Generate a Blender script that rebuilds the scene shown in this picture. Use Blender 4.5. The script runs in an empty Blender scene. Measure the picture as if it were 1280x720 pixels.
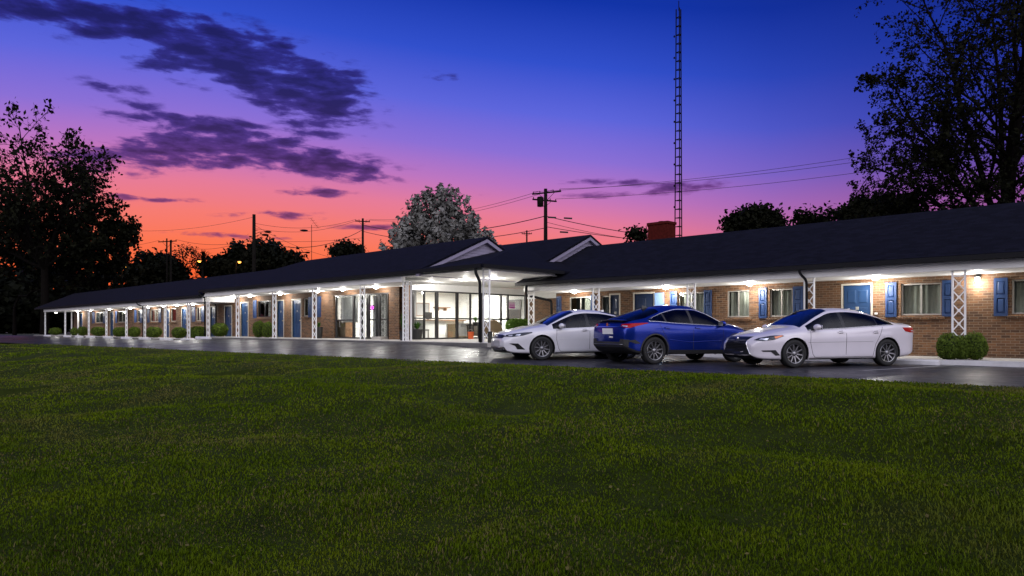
import bpy, bmesh, math, random
import numpy as np
from mathutils import Vector, Matrix
from mathutils.bvhtree import BVHTree

random.seed(7)
RNG = np.random.default_rng(7)
R = math.radians
scene = bpy.context.scene
COL = scene.collection

# ------------------------------------------------------------------ camera
# The eye is the origin; X runs along the motel front, Y goes into the building.
F_PX = 887.0
HORIZON = 410.0
CR = (0.7124, 0.7018)      # camera right  in X, Y
CF = (-0.7018, 0.7124)     # camera forward in X, Y
cam_data = bpy.data.cameras.new("camera")
cam = bpy.data.objects.new("camera", cam_data)
COL.objects.link(cam)
cam_data.sensor_width = 36.0
cam_data.lens = F_PX / 1280.0 * 36.0
cam_data.shift_y = (HORIZON - 360.0) / 1280.0
cam_data.clip_start = 0.1
cam_data.clip_end = 3000.0
cam.rotation_euler = (R(90), 0, math.atan2(0.7018, 0.7124))
scene.camera = cam

# ------------------------------------------------------------------ render look
scene.render.engine = 'CYCLES'
scene.cycles.use_denoising = True
scene.cycles.max_bounces = 6
scene.cycles.diffuse_bounces = 3
scene.cycles.glossy_bounces = 3
scene.cycles.transparent_max_bounces = 16
scene.cycles.transmission_bounces = 4
scene.cycles.caustics_reflective = False
scene.cycles.caustics_refractive = False
scene.cycles.sample_clamp_indirect = 4.0
scene.view_settings.view_transform = 'Standard'
scene.view_settings.look = 'None'
scene.view_settings.gamma = 1.0
scene.view_settings.use_curve_mapping = False
scene.view_settings.exposure = 0.0

# ------------------------------------------------------------------ dusk sky
world = bpy.data.worlds.new("World")
scene.world = world
world.use_nodes = True
wt = world.node_tree
wt.nodes.clear()


class NT:
    """Small helper that writes math as shader nodes."""
    def __init__(self, tree):
        self.t = tree

    def n(self, kind, **kw):
        nd = self.t.nodes.new(kind)
        for k, v in kw.items():
            setattr(nd, k, v)
        return nd

    def link(self, a, b):
        self.t.links.new(a, b)

    def m(self, op, *args, clamp=False):
        nd = self.n('ShaderNodeMath', operation=op, use_clamp=clamp)
        for i, a in enumerate(args):
            if isinstance(a, (int, float)):
                nd.inputs[i].default_value = a
            else:
                self.link(a, nd.inputs[i])
        return nd.outputs[0]

    def ramp(self, fac, stops, interp='LINEAR'):
        nd = self.n('ShaderNodeValToRGB')
        cr = nd.color_ramp
        cr.interpolation = interp
        while len(cr.elements) < len(stops):
            cr.elements.new(0.5)
        for e, (p, c) in zip(cr.elements, stops):
            e.position = p
            e.color = (*c, 1.0) if len(c) == 3 else c
        self.link(fac, nd.inputs['Fac'])
        return nd.outputs['Color']

    def mix(self, fac, a, b, blend='MIX'):
        nd = self.n('ShaderNodeMix', data_type='RGBA', blend_type=blend)
        nd.clamp_factor = True
        for sock, v in ((nd.inputs[0], fac), (nd.inputs[6], a), (nd.inputs[7], b)):
            if isinstance(v, (int, float)):
                sock.default_value = v
            elif isinstance(v, tuple):
                sock.default_value = (*v, 1.0) if len(v) == 3 else v
            else:
                self.link(v, sock)
        return nd.outputs[2]

    def comb(self, x, y, z):
        nd = self.n('ShaderNodeCombineXYZ')
        for i, v in enumerate((x, y, z)):
            if isinstance(v, (int, float)):
                nd.inputs[i].default_value = v
            else:
                self.link(v, nd.inputs[i])
        return nd.outputs[0]

    def noise(self, vec, scale, detail=4.0, rough=0.5, distortion=0.0):
        nd = self.n('ShaderNodeTexNoise')
        nd.inputs['Scale'].default_value = scale
        nd.inputs['Detail'].default_value = detail
        nd.inputs['Roughness'].default_value = rough
        nd.inputs['Distortion'].default_value = distortion
        if vec is not None:
            self.link(vec, nd.inputs['Vector'])
        return nd.outputs['Fac']

    def smooth(self, x, a, b):
        nd = self.n('ShaderNodeMapRange', interpolation_type='SMOOTHSTEP')
        self.link(x, nd.inputs['Value'])
        nd.inputs['From Min'].default_value = a
        nd.inputs['From Max'].default_value = b
        return nd.outputs[0]


def srgb(r, g, b):
    def f(c):
        c /= 255.0
        return c / 12.92 if c <= 0.04045 else ((c + 0.055) / 1.055) ** 2.4
    return (f(r), f(g), f(b))


def build_sky():
    w = NT(wt)
    tc = w.n('ShaderNodeTexCoord')
    sep = w.n('ShaderNodeSeparateXYZ')
    w.link(tc.outputs['Generated'], sep.inputs[0])
    X, Y, Z = sep.outputs
    # bearing from the middle of the afterglow, elevation, both in degrees
    fwd = w.m('ADD', w.m('MULTIPLY', X, CF[0]), w.m('MULTIPLY', Y, CF[1]))
    rgt = w.m('ADD', w.m('MULTIPLY', X, CR[0]), w.m('MULTIPLY', Y, CR[1]))
    az = w.m('MULTIPLY', w.m('ARCTAN2', rgt, fwd), 57.29578)
    el = w.m('MULTIPLY', w.m('ARCSINE', Z), 57.29578)
    # the warm band is highest round az = -18 and sinks to either side
    daz = w.m('ABSOLUTE', w.m('ADD', az, 24.0))
    sink = w.m('MULTIPLY', w.m('POWER', w.m('DIVIDE', w.m('MINIMUM', daz, 44.0), 40.0), 1.4), 3.6)
    e2 = w.m('ADD', el, sink)
    fac = w.m('DIVIDE', e2, 40.0, clamp=True)
    S = lambda e: e / 40.0
    warm = w.ramp(fac, [
        (S(0.0), srgb(232, 78, 24)),
        (S(4.5), srgb(252, 104, 56)),
        (S(6.5), srgb(253, 120, 84)),
        (S(8.6), srgb(246, 124, 116)),
        (S(10.8), srgb(230, 124, 154)),
        (S(13.0), srgb(190, 118, 192)),
        (S(15.6), srgb(140, 112, 214)),
        (S(18.8), srgb(94, 102, 220)),
        (S(22.5), srgb(50, 80, 204)),
        (S(27.0), srgb(18, 52, 168)),
        (S(40.0), srgb(30, 56, 146))])
    # away from the glow the sky is deeper and less pink
    far = w.smooth(az, 4.0, 40.0)
    deep = w.ramp(fac, [
        (S(0.0), srgb(196, 70, 88)),
        (S(6.0), srgb(208, 92, 112)),
        (S(9.5), srgb(192, 94, 140)),
        (S(12.0), srgb(156, 88, 154)),
        (S(15.5), srgb(94, 74, 166)),
        (S(19.0), srgb(48, 58, 164)),
        (S(24.0), srgb(26, 46, 146)),
        (S(30.0), srgb(14, 34, 122)),
        (S(40.0), srgb(26, 48, 130))])
    sky = w.mix(far, warm, deep)
    # well round to the left the glow has gone
    lf = w.smooth(w.m('MULTIPLY', az, -1.0), 46.0, 78.0)
    sky = w.mix(lf, sky, w.ramp(fac, [(0.0, srgb(74, 48, 62)), (0.25, srgb(70, 58, 92)), (0.6, srgb(44, 50, 110)), (1.0, srgb(14, 28, 90))]))

    # clouds: noise in bearing / elevation, gathered where the masks are
    cv = w.comb(w.m('MULTIPLY', az, 0.13), w.m('MULTIPLY', el, 0.40), 0.0)
    big = w.noise(cv, 1.0, 3.0, 0.5, 0.25)
    cv2 = w.comb(w.m('MULTIPLY', az, 0.36), w.m('MULTIPLY', el, 1.30), 3.7)
    fine = w.noise(cv2, 1.0, 6.0, 0.58, 0.15)

    vn = w.n('ShaderNodeTexVoronoi', feature='SMOOTH_F1')
    vn.inputs['Scale'].default_value = 1.0
    vn.inputs['Smoothness'].default_value = 0.35
    wob = w.n('ShaderNodeTexNoise')
    wob.inputs['Scale'].default_value = 0.9
    wob.inputs['Detail'].default_value = 3.0
    cv3 = w.comb(w.m('MULTIPLY', az, 0.42), w.m('MULTIPLY', el, 1.30), 0.0)
    w.link(cv3, wob.inputs['Vector'])
    va = w.n('ShaderNodeVectorMath', operation='ADD')
    w.link(cv3, va.inputs[0])
    w.link(wob.outputs['Color'], va.inputs[1])
    w.link(va.outputs[0], vn.inputs['Vector'])
    puff = w.m('SUBTRACT', 0.42, vn.outputs['Distance'])

    def blob(a0, e0, sa, se, tilt=0.0, amp=1.0):
        da = w.m('SUBTRACT', az, a0)
        de = w.m('SUBTRACT', w.m('SUBTRACT', el, e0), w.m('MULTIPLY', da, tilt))
        g = w.m('ADD', w.m('POWER', w.m('DIVIDE', w.m('ABSOLUTE', da), sa), 2.0),
                w.m('POWER', w.m('DIVIDE', w.m('ABSOLUTE', de), se), 2.0))
        return w.m('MULTIPLY', w.m('EXPONENT', w.m('MULTIPLY', g, -1.0)), amp)

    blobs = [
        (-34.0, 20.4, 5.5, 1.3, -0.02, 1.0), (-27.0, 20.6, 4.5, 1.2, -0.03, 0.9), (-20.5, 19.7, 7.0, 2.3, -0.22, 1.05),
        (-15.5, 17.6, 4.6, 2.6, -0.12, 1.1), (-25.5, 18.2, 4.0, 1.0, -0.05, 0.62),
        (-26.0, 12.7, 5.2, 1.5, 0.02, 0.95), (-18.5, 13.2, 8.0, 1.5, -0.10, 1.0),
        (-13.5, 12.4, 4.5, 0.9, -0.10, 0.8), (-29.5, 16.3, 3.0, 0.9, -0.06, 0.62),
        (-25.0, 14.8, 5.5, 0.6, -0.02, 0.68), (-6.0, 19.3, 2.6, 0.6, 0.0, 0.6),
        (-18.0, 8.6, 5.0, 0.35, 0.02, 0.85), (-15.5, 10.4, 3.0, 0.4, 0.0, 0.85),
        (-22.0, 6.9, 6.0, 0.28, 0.0, 0.9), (-9.5, 7.9, 5.0, 0.3, 0.0, 0.75),
        (5.0, 10.5, 9.0, 0.5, 0.0, 0.42), (14.0, 11.0, 5.0, 0.55, 0.0, 0.52),
        (-2.0, 6.2, 4.0, 0.35, 0.0, 0.8), (-27.0, 9.2, 5.0, 0.3, 0.0, 0.7), (7.0, 11.6, 6.0, 0.3, 0.0, 0.6), (-34, 9.6, 4.5, 0.4, 0.0, 0.5),
        (-30.5, 11.3, 4.0, 0.9, 0.0, 0.7)]
    mask = None
    for b in blobs:
        g = blob(*b)
        mask = g if mask is None else w.m('ADD', mask, g)
    mask = w.m('MINIMUM', mask, 1.25)
    m2 = w.m('MINIMUM', w.m('ADD', w.m('MULTIPLY', mask, 1.3), 0.12), 1.0)
    dens = w.m('ADD', w.m('MULTIPLY', mask, 0.56),
               w.m('ADD', w.m('MULTIPLY', w.m('MULTIPLY', w.m('SUBTRACT', big, 0.5), 0.60), m2),
                   w.m('MULTIPLY', w.m('MULTIPLY', w.m('SUBTRACT', fine, 0.5), 1.75), m2)))
    dens = w.m('ADD', dens, w.m('MULTIPLY', w.m('MULTIPLY', puff, 0.50), m2))
    alpha = w.smooth(dens, 0.18, 0.52)
    ccol = w.ramp(w.m('DIVIDE', el, 28.0, clamp=True), [
        (0.0, srgb(150, 62, 88)), (0.26, srgb(150, 72, 112)), (0.40, srgb(100, 58, 132)),
        (0.50, srgb(72, 50, 132)), (0.64, srgb(50, 44, 128)), (0.80, srgb(38, 38, 126))])
    thick = w.smooth(dens, 0.40, 0.85)
    ccol = w.mix(w.m('MULTIPLY', thick, 0.80), ccol, srgb(24, 20, 66))
    # soft lit undersides
    sky = w.mix(w.m('MULTIPLY', alpha, 0.94), sky, ccol)

    # unseen sky behind the camera: pale lilac, brightened as added light for cars and lawn
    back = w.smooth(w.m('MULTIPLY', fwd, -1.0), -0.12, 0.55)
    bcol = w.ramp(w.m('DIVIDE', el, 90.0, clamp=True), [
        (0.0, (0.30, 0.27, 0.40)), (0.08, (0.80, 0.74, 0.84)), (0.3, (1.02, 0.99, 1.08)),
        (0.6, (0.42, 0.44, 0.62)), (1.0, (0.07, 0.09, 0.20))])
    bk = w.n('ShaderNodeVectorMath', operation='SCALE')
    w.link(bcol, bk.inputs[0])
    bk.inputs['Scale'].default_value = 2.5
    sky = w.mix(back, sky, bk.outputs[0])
    # below the horizon: dark land
    sky = w.mix(w.smooth(el, -0.6, 0.0), (0.006, 0.005, 0.006), sky)
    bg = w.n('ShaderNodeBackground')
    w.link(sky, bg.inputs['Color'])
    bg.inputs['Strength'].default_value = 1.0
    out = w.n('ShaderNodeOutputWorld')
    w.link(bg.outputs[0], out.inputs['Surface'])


build_sky()
PORCH_W = 1.0      # scales every porch lamp
# ------------------------------------------------------------------ helpers
def at(px, D, py=None):
    """A point on the sight line of a photo column at depth D (survey helper)."""
    t = (px - 640.0) / F_PX
    z = 0.0 if py is None else (HORIZON - py) * D / F_PX
    return Vector((D * (CR[0] * t + CF[0]), D * (CR[1] * t + CF[1]), z))


def xat(px, Y):
    """X where the sight line of a photo column meets the plane Y."""
    t = (px - 640.0) / F_PX
    return Y * (CR[0] * t + CF[0]) / (CR[1] * t + CF[1])


def yat(px, X):
    t = (px - 640.0) / F_PX
    return X * (CR[1] * t + CF[1]) / (CR[0] * t + CF[0])


ORG = {}


class MB:
    def __init__(self):
        self.v = []
        self.f = []
        self.mi = []

    def add(self, verts, faces, mi=0):
        o = len(self.v)
        self.v.extend([tuple(p) for p in verts])
        self.f.extend([tuple(i + o for i in f) for f in faces])
        self.mi.extend([mi] * len(faces))
        return self

    def box(self, x0, x1, y0, y1, z0, z1, mi=0):
        v = [(x0, y0, z0), (x1, y0, z0), (x1, y1, z0), (x0, y1, z0),
             (x0, y0, z1), (x1, y0, z1), (x1, y1, z1), (x0, y1, z1)]
        f = [(0, 3, 2, 1), (4, 5, 6, 7), (0, 1, 5, 4), (1, 2, 6, 5), (2, 3, 7, 6), (3, 0, 4, 7)]
        return self.add(v, f, mi)

    def bar(self, p, q, w=0.05, h=None, up=(0, 0, 1), mi=0):
        """square bar from p to q"""
        p, q = Vector(p), Vector(q)
        h = w if h is None else h
        d = (q - p).normalized()
        u = Vector(up)
        if abs(d.dot(u)) > 0.98:
            u = Vector((0, 1, 0))
        s = d.cross(u).normalized()
        u = s.cross(d).normalized()
        a, b = s * w / 2, u * h / 2
        v = [p - a - b, p + a - b, p + a + b, p - a + b, q - a - b, q + a - b, q + a + b, q - a + b]
        f = [(0, 3, 2, 1), (4, 5, 6, 7), (0, 1, 5, 4), (1, 2, 6, 5), (2, 3, 7, 6), (3, 0, 4, 7)]
        return self.add(v, f, mi)

    def tube(self, pts, r, n=8, cap=True, mi=0):
        pts = [Vector(p) for p in pts]
        rs = r if isinstance(r, (list, tuple, np.ndarray)) else [r] * len(pts)
        vs, fs = [], []
        prev = None
        for i, p in enumerate(pts):
            if i == 0:
                d = pts[1] - pts[0]
            elif i == len(pts) - 1:
                d = pts[-1] - pts[-2]
            else:
                d = (pts[i + 1] - pts[i]).normalized() + (pts[i] - pts[i - 1]).normalized()
            if d.length < 1e-9:
                d = Vector((0, 0, 1))
            d.normalize()
            if prev is None:
                u = Vector((0, 0, 1)) if abs(d.z) < 0.9 else Vector((1, 0, 0))
            else:
                u = prev
            s = d.cross(u)
            if s.length < 1e-6:
                s = d.cross(Vector((0.3, 1, 0.2)))
            s.normalize()
            u = s.cross(d).normalized()
            prev = u
            for k in range(n):
                a = 2 * math.pi * k / n
                vs.append(p + (s * math.cos(a) + u * math.sin(a)) * rs[i])
        for i in range(len(pts) - 1):
            for k in range(n):
                a, b = i * n + k, i * n + (k + 1) % n
                fs.append((a, b, b + n, a + n))
        if cap:
            fs.append(tuple(range(n - 1, -1, -1)))
            fs.append(tuple(range((len(pts) - 1) * n, len(pts) * n)))
        return self.add(vs, fs, mi)

    def lathe(self, prof, c=(0, 0, 0), axis='z', n=24, mi=0, caps=True):
        """prof: (radius, height) list turned about an axis through c"""
        vs, fs = [], []
        c = Vector(c)
        for r, h in prof:
            for k in range(n):
                a = 2 * math.pi * k / n
                p = (r * math.cos(a), r * math.sin(a), h)
                if axis == 'y':
                    p = (p[0], p[2], p[1])
                elif axis == 'x':
                    p = (p[2], p[0], p[1])
                vs.append(c + Vector(p))
        for i in range(len(prof) - 1):
            for k in range(n):
                a, b = i * n + k, i * n + (k + 1) % n
                fs.append((a, b, b + n, a + n))
        if caps:
            if prof[0][0] > 1e-6:
                fs.append(tuple(range(n - 1, -1, -1)))
            if prof[-1][0] > 1e-6:
                fs.append(tuple(range((len(prof) - 1) * n, len(prof) * n)))
        return self.add(vs, fs, mi)

    def ball(self, c, r, n=12, m=8, mi=0):
        rx, ry, rz = r if isinstance(r, (tuple, list)) else (r, r, r)
        vs, fs = [], []
        for i in range(m + 1):
            th = math.pi * i / m
            for k in range(n):
                a = 2 * math.pi * k / n
                vs.append((c[0] + rx * math.sin(th) * math.cos(a), c[1] + ry * math.sin(th) * math.sin(a),
                           c[2] + rz * math.cos(th)))
        for i in range(m):
            for k in range(n):
                a, b = i * n + k, i * n + (k + 1) % n
                fs.append((a, a + n, b + n, b))
        return self.add(vs, fs, mi)

    def prism_x(self, poly, x0, x1, mi=0):
        """(y, z) polygon extruded along x"""
        n = len(poly)
        v = [(x0, y, z) for y, z in poly] + [(x1, y, z) for y, z in poly]
        f = [tuple(range(n)), tuple(range(2 * n - 1, n - 1, -1))]
        f += [(i, i + n, (i + 1) % n + n, (i + 1) % n) for i in range(n)]
        return self.add(v, f, mi)

    def prism_z(self, poly, z0, z1, mi=0):
        n = len(poly)
        v = [(x, y, z0) for x, y in poly] + [(x, y, z1) for x, y in poly]
        f = [tuple(range(n - 1, -1, -1)), tuple(range(n, 2 * n))]
        f += [(i, (i + 1) % n, (i + 1) % n + n, i + n) for i in range(n)]
        return self.add(v, f, mi)


def set_props(o, label=None, cat=None, group=None, kind=None):
    if label:
        o['label'] = label
    if cat:
        o['category'] = cat
    if group:
        o['group'] = group
    if kind:
        o['kind'] = kind
    return o


def thing(name, loc, label, cat, group=None):
    o = bpy.data.objects.new(name, None)
    o.empty_display_size = 0.2
    COL.objects.link(o)
    o.location = loc
    ORG[o.name] = Vector(loc)
    return set_props(o, label, cat, group)


def mk(name, mb, mats, parent=None, smooth=False, loc=None, label=None, cat=None, group=None, kind=None, fix=False):
    """link one mesh object; vertices are given in place"""
    if parent is not None:
        o3 = ORG[parent.name]
    else:
        o3 = Vector(loc) if loc is not None else Vector((0, 0, 0))
    me = bpy.data.meshes.new(name)
    me.from_pydata([(x - o3[0], y - o3[1], z - o3[2]) for x, y, z in mb.v], [], mb.f)
    if not isinstance(mats, (list, tuple)):
        mats = [mats]
    for m in mats:
        me.materials.append(m)
    if any(mb.mi):
        me.polygons.foreach_set('material_index', mb.mi)
    if fix:
        bm = bmesh.new()
        bm.from_mesh(me)
        bmesh.ops.recalc_face_normals(bm, faces=bm.faces)
        bm.to_mesh(me)
        bm.free()
    if smooth:
        me.polygons.foreach_set('use_smooth', [True] * len(me.polygons))
    me.update()
    ob = bpy.data.objects.new(name, me)
    COL.objects.link(ob)
    ORG[ob.name] = o3
    if parent is not None:
        ob.parent = parent
    else:
        ob.location = o3
    return set_props(ob, label, cat, group, kind)


def mk_np(name, V, F, mats, parent=None, loc=(0, 0, 0), attr=None, smooth=False, **props):
    """fast path for leaf and grass meshes. F is (n, k) int array"""
    o3 = np.array(ORG[parent.name] if parent is not None else loc, dtype=np.float32)
    me = bpy.data.meshes.new(name)
    V = np.asarray(V, dtype=np.float32) - o3
    F = np.asarray(F, dtype=np.int32)
    me.vertices.add(len(V))
    me.vertices.foreach_set('co', V.ravel())
    k = F.shape[1]
    me.loops.add(F.size)
    me.loops.foreach_set('vertex_index', F.ravel())
    me.polygons.add(len(F))
    me.polygons.foreach_set('loop_start', np.arange(0, F.size, k, dtype=np.int32))
    if smooth:
        me.polygons.foreach_set('use_smooth', np.ones(len(F), dtype=bool))
    if not isinstance(mats, (list, tuple)):
        mats = [mats]
    for m in mats:
        me.materials.append(m)
    me.update(calc_edges=True)
    if attr is not None:
        a = me.attributes.new('tone', 'FLOAT', 'FACE')
        a.data.foreach_set('value', np.asarray(attr, dtype=np.float32))
    ob = bpy.data.objects.new(name, me)
    COL.objects.link(ob)
    ORG[ob.name] = Vector([float(c) for c in o3])
    if parent is not None:
        ob.parent = parent
    else:
        ob.location = Vector([float(c) for c in o3])
    return set_props(ob, **props)


def kids(o):
    return [c for c in bpy.data.objects if c.parent == o]


def dup_tree(o, parent=None, label=None):
    c = o.copy()
    COL.objects.link(c)
    ORG[c.name] = ORG.get(o.name, Vector((0, 0, 0)))
    if parent is not None:
        c.parent = parent
    if label:
        c['label'] = label
    for ch in list(o.children):
        dup_tree(ch, c)
    return c


# ------------------------------------------------------------------ materials
def mat(name, col, rough=0.6, metal=0.0, spec=0.5, coat=0.0, var=0.0, vscale=3.0, bump=0.0, bscale=40.0,
        emit=None, estr=0.0):
    m = bpy.data.materials.new(name)
    m.use_nodes = True
    nt = m.node_tree
    b = nt.nodes['Principled BSDF']
    b.inputs['Base Color'].default_value = (*col, 1)
    b.inputs['Roughness'].default_value = rough
    b.inputs['Metallic'].default_value = metal
    b.inputs['Specular IOR Level'].default_value = spec
    if coat:
        b.inputs['Coat Weight'].default_value = coat
        b.inputs['Coat Roughness'].default_value = 0.04
    w = NT(nt)
    tc = w.n('ShaderNodeTexCoord')
    if var:
        f = w.noise(tc.outputs['Object'], vscale, 5.0, 0.6)
        c = w.ramp(f, [(0.25, tuple(x * (1 - var) for x in col)), (0.75, tuple(min(1, x * (1 + var)) for x in col))])
        w.link(c, b.inputs['Base Color'])
    if bump:
        f = w.noise(tc.outputs['Object'], bscale, 4.0, 0.6)
        bp = w.n('ShaderNodeBump')
        bp.inputs['Strength'].default_value = bump
        bp.inputs['Distance'].default_value = 0.02
        w.link(f, bp.inputs['Height'])
        w.link(bp.outputs[0], b.inputs['Normal'])
    if emit:
        b.inputs['Emission Color'].default_value = (*emit, 1)
        b.inputs['Emission Strength'].default_value = estr
    return m


def mat_brick():
    m = bpy.data.materials.new('brick')
    m.use_nodes = True
    w = NT(m.node_tree)
    b = m.node_tree.nodes['Principled BSDF']
    tc = w.n('ShaderNodeTexCoord')
    sp = w.n('ShaderNodeSeparateXYZ')
    w.link(tc.outputs['Object'], sp.inputs[0])
    v = w.comb(w.m('ADD', sp.outputs[0], sp.outputs[1]), sp.outputs[2], 0.0)
    br = w.n('ShaderNodeTexBrick')
    w.link(v, br.inputs['Vector'])
    br.inputs['Scale'].default_value = 1.0
    br.inputs['Brick Width'].default_value = 0.225
    br.inputs['Row Height'].default_value = 0.078
    br.inputs['Mortar Size'].default_value = 0.007
    br.inputs['Mortar Smooth'].default_value = 0.2
    br.inputs['Bias'].default_value = 0.0
    br.inputs['Color1'].default_value = (0.175, 0.080, 0.031, 1)
    br.inputs['Color2'].default_value = (0.060, 0.027, 0.012, 1)
    br.inputs['Mortar'].default_value = (0.20, 0.155, 0.11, 1)
    n1 = w.noise(v, 1.3, 4, 0.6)
    n2 = w.noise(v, 14.0, 3, 0.6)
    c = w.mix(w.m('MULTIPLY', w.smooth(n1, 0.4, 0.75), 0.45), br.outputs['Color'], (0.07, 0.032, 0.017))
    c = w.mix(w.m('MULTIPLY', w.smooth(n2, 0.5, 0.8), 0.3), c, (0.25, 0.135, 0.065))
    w.link(c, b.inputs['Base Color'])
    b.inputs['Roughness'].default_value = 0.85
    bp = w.n('ShaderNodeBump')
    bp.inputs['Strength'].default_value = 0.6
    bp.inputs['Distance'].default_value = 0.012
    h = w.m('ADD', w.m('SUBTRACT', 1.0, br.outputs['Fac']), w.m('MULTIPLY', n2, 0.5))
    w.link(h, bp.inputs['Height'])
    w.link(bp.outputs[0], b.inputs['Normal'])
    return m


def mat_roof():
    m = bpy.data.materials.new('asphalt_shingle')
    m.use_nodes = True
    w = NT(m.node_tree)
    b = m.node_tree.nodes['Principled BSDF']
    tc = w.n('ShaderNodeTexCoord')
    sp = w.n('ShaderNodeSeparateXYZ')
    w.link(tc.outputs['Object'], sp.inputs[0])
    v = w.comb(sp.outputs[0], w.m('MULTIPLY', sp.outputs[2], 2.4), 0.0)
    br = w.n('ShaderNodeTexBrick')
    w.link(v, br.inputs['Vector'])
    br.inputs['Scale'].default_value = 1.0
    br.inputs['Brick Width'].default_value = 0.30
    br.inputs['Row Height'].default_value = 0.15
    br.inputs['Mortar Size'].default_value = 0.008
    br.inputs['Color1'].default_value = (0.0060, 0.0063, 0.0140, 1)
    br.inputs['Color2'].default_value = (0.0020, 0.0022, 0.0058, 1)
    br.inputs['Mortar'].default_value = (0.003, 0.003, 0.007, 1)
    n = w.noise(tc.outputs['Object'], 0.7, 5, 0.65)
    c = w.mix(w.m('MULTIPLY', n, 0.5), br.outputs['Color'], (0.0028, 0.0032, 0.008))
    w.link(c, b.inputs['Base Color'])
    b.inputs['Roughness'].default_value = 0.95
    b.inputs['Specular IOR Level'].default_value = 0.12
    bp = w.n('ShaderNodeBump')
    bp.inputs['Strength'].default_value = 0.5
    bp.inputs['Distance'].default_value = 0.02
    w.link(w.m('SUBTRACT', 1.0, br.outputs['Fac']), bp.inputs['Height'])
    w.link(bp.outputs[0], b.inputs['Normal'])
    return m


def mat_asphalt():
    m = bpy.data.materials.new('damp_asphalt')
    m.use_nodes = True
    w = NT(m.node_tree)
    b = m.node_tree.nodes['Principled BSDF']
    tc = w.n('ShaderNodeTexCoord')
    n1 = w.noise(tc.outputs['Object'], 0.35, 5, 0.6, 0.4)
    n2 = w.noise(tc.outputs['Object'], 60.0, 3, 0.7)
    n3 = w.noise(tc.outputs['Object'], 3.0, 4, 0.6)
    c = w.ramp(n1, [(0.3, (0.022, 0.022, 0.028)), (0.7, (0.044, 0.043, 0.052))])
    c = w.mix(w.m('MULTIPLY', w.smooth(n2, 0.45, 0.7), 0.35), c, (0.066, 0.064, 0.07))
    # tar-sealed cracks
    vo = w.n('ShaderNodeTexVoronoi', feature='DISTANCE_TO_EDGE')
    vo.inputs['Scale'].default_value = 0.28
    mp = w.n('ShaderNodeVectorMath', operation='ADD')
    w.link(tc.outputs['Object'], mp.inputs[0])
    nz = w.n('ShaderNodeTexNoise')
    nz.inputs['Scale'].default_value = 1.2
    w.link(tc.outputs['Object'], nz.inputs['Vector'])
    w.link(nz.outputs['Color'], mp.inputs[1])
    w.link(mp.outputs[0], vo.inputs['Vector'])
    crack = w.m('SUBTRACT', 1.0, w.smooth(vo.outputs['Distance'], 0.004, 0.016))
    c = w.mix(w.m('MULTIPLY', crack, 0.7), c, (0.012, 0.012, 0.014))
    w.link(c, b.inputs['Base Color'])
    r = w.ramp(w.m('ADD', w.m('MULTIPLY', n1, 0.6), w.m('MULTIPLY', n3, 0.4)),
               [(0.36, (0.26,) * 3), (0.62, (0.50,) * 3)])
    w.link(r, b.inputs['Roughness'])
    b.inputs['Specular IOR Level'].default_value = 0.05
    bp = w.n('ShaderNodeBump')
    bp.inputs['Strength'].default_value = 0.22
    bp.inputs['Distance'].default_value = 0.006
    w.link(w.m('ADD', n2, w.m('MULTIPLY', n3, 2.0)), bp.inputs['Height'])
    w.link(bp.outputs[0], b.inputs['Normal'])
    return m


def mat_glass(name, tint=(1, 1, 1), refl=1.0, rough=0.0):
    m = bpy.data.materials.new(name)
    m.use_nodes = True
    nt = m.node_tree
    nt.nodes.clear()
    w = NT(nt)
    tr = w.n('ShaderNodeBsdfTransparent')
    tr.inputs[0].default_value = (*tint, 1)
    gl = w.n('ShaderNodeBsdfGlossy')
    gl.inputs['Roughness'].default_value = rough
    fr = w.n('ShaderNodeFresnel')
    fr.inputs['IOR'].default_value = 1.5
    mx = w.n('ShaderNodeMixShader')
    w.link(w.m('MULTIPLY', fr.outputs[0], refl, clamp=True), mx.inputs[0])
    w.link(tr.outputs[0], mx.inputs[1])
    w.link(gl.outputs[0], mx.inputs[2])
    out = w.n('ShaderNodeOutputMaterial')
    w.link(mx.outputs[0], out.inputs['Surface'])
    return m


def mat_leaf(name, a, b2, trans=0.25, rough=0.6, tone=True, scale=1.5):
    m = bpy.data.materials.new(name)
    m.use_nodes = True
    nt = m.node_tree
    w = NT(nt)
    b = nt.nodes['Principled BSDF']
    tc = w.n('ShaderNodeTexCoord')
    f = w.noise(tc.outputs['Object'], scale, 3, 0.6)
    if tone:
        at_ = w.n('ShaderNodeAttribute', attribute_name='tone')
        f = w.m('ADD', w.m('MULTIPLY', f, 0.5), w.m('MULTIPLY', at_.outputs['Fac'], 0.5))
    c = w.ramp(f, [(0.25, a), (0.75, b2)])
    w.link(c, b.inputs['Base Color'])
    b.inputs['Roughness'].default_value = rough
    b.inputs['Specular IOR Level'].default_value = 0.04
    if trans:
        tl = w.n('ShaderNodeBsdfTranslucent')
        w.link(c, tl.inputs[0])
        mx = w.n('ShaderNodeMixShader')
        mx.inputs[0].default_value = trans
        out = [n for n in nt.nodes if n.type == 'OUTPUT_MATERIAL'][0]
        w.link(b.outputs[0], mx.inputs[1])
        w.link(tl.outputs[0], mx.inputs[2])
        w.link(mx.outputs[0], out.inputs['Surface'])
    return m


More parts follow.
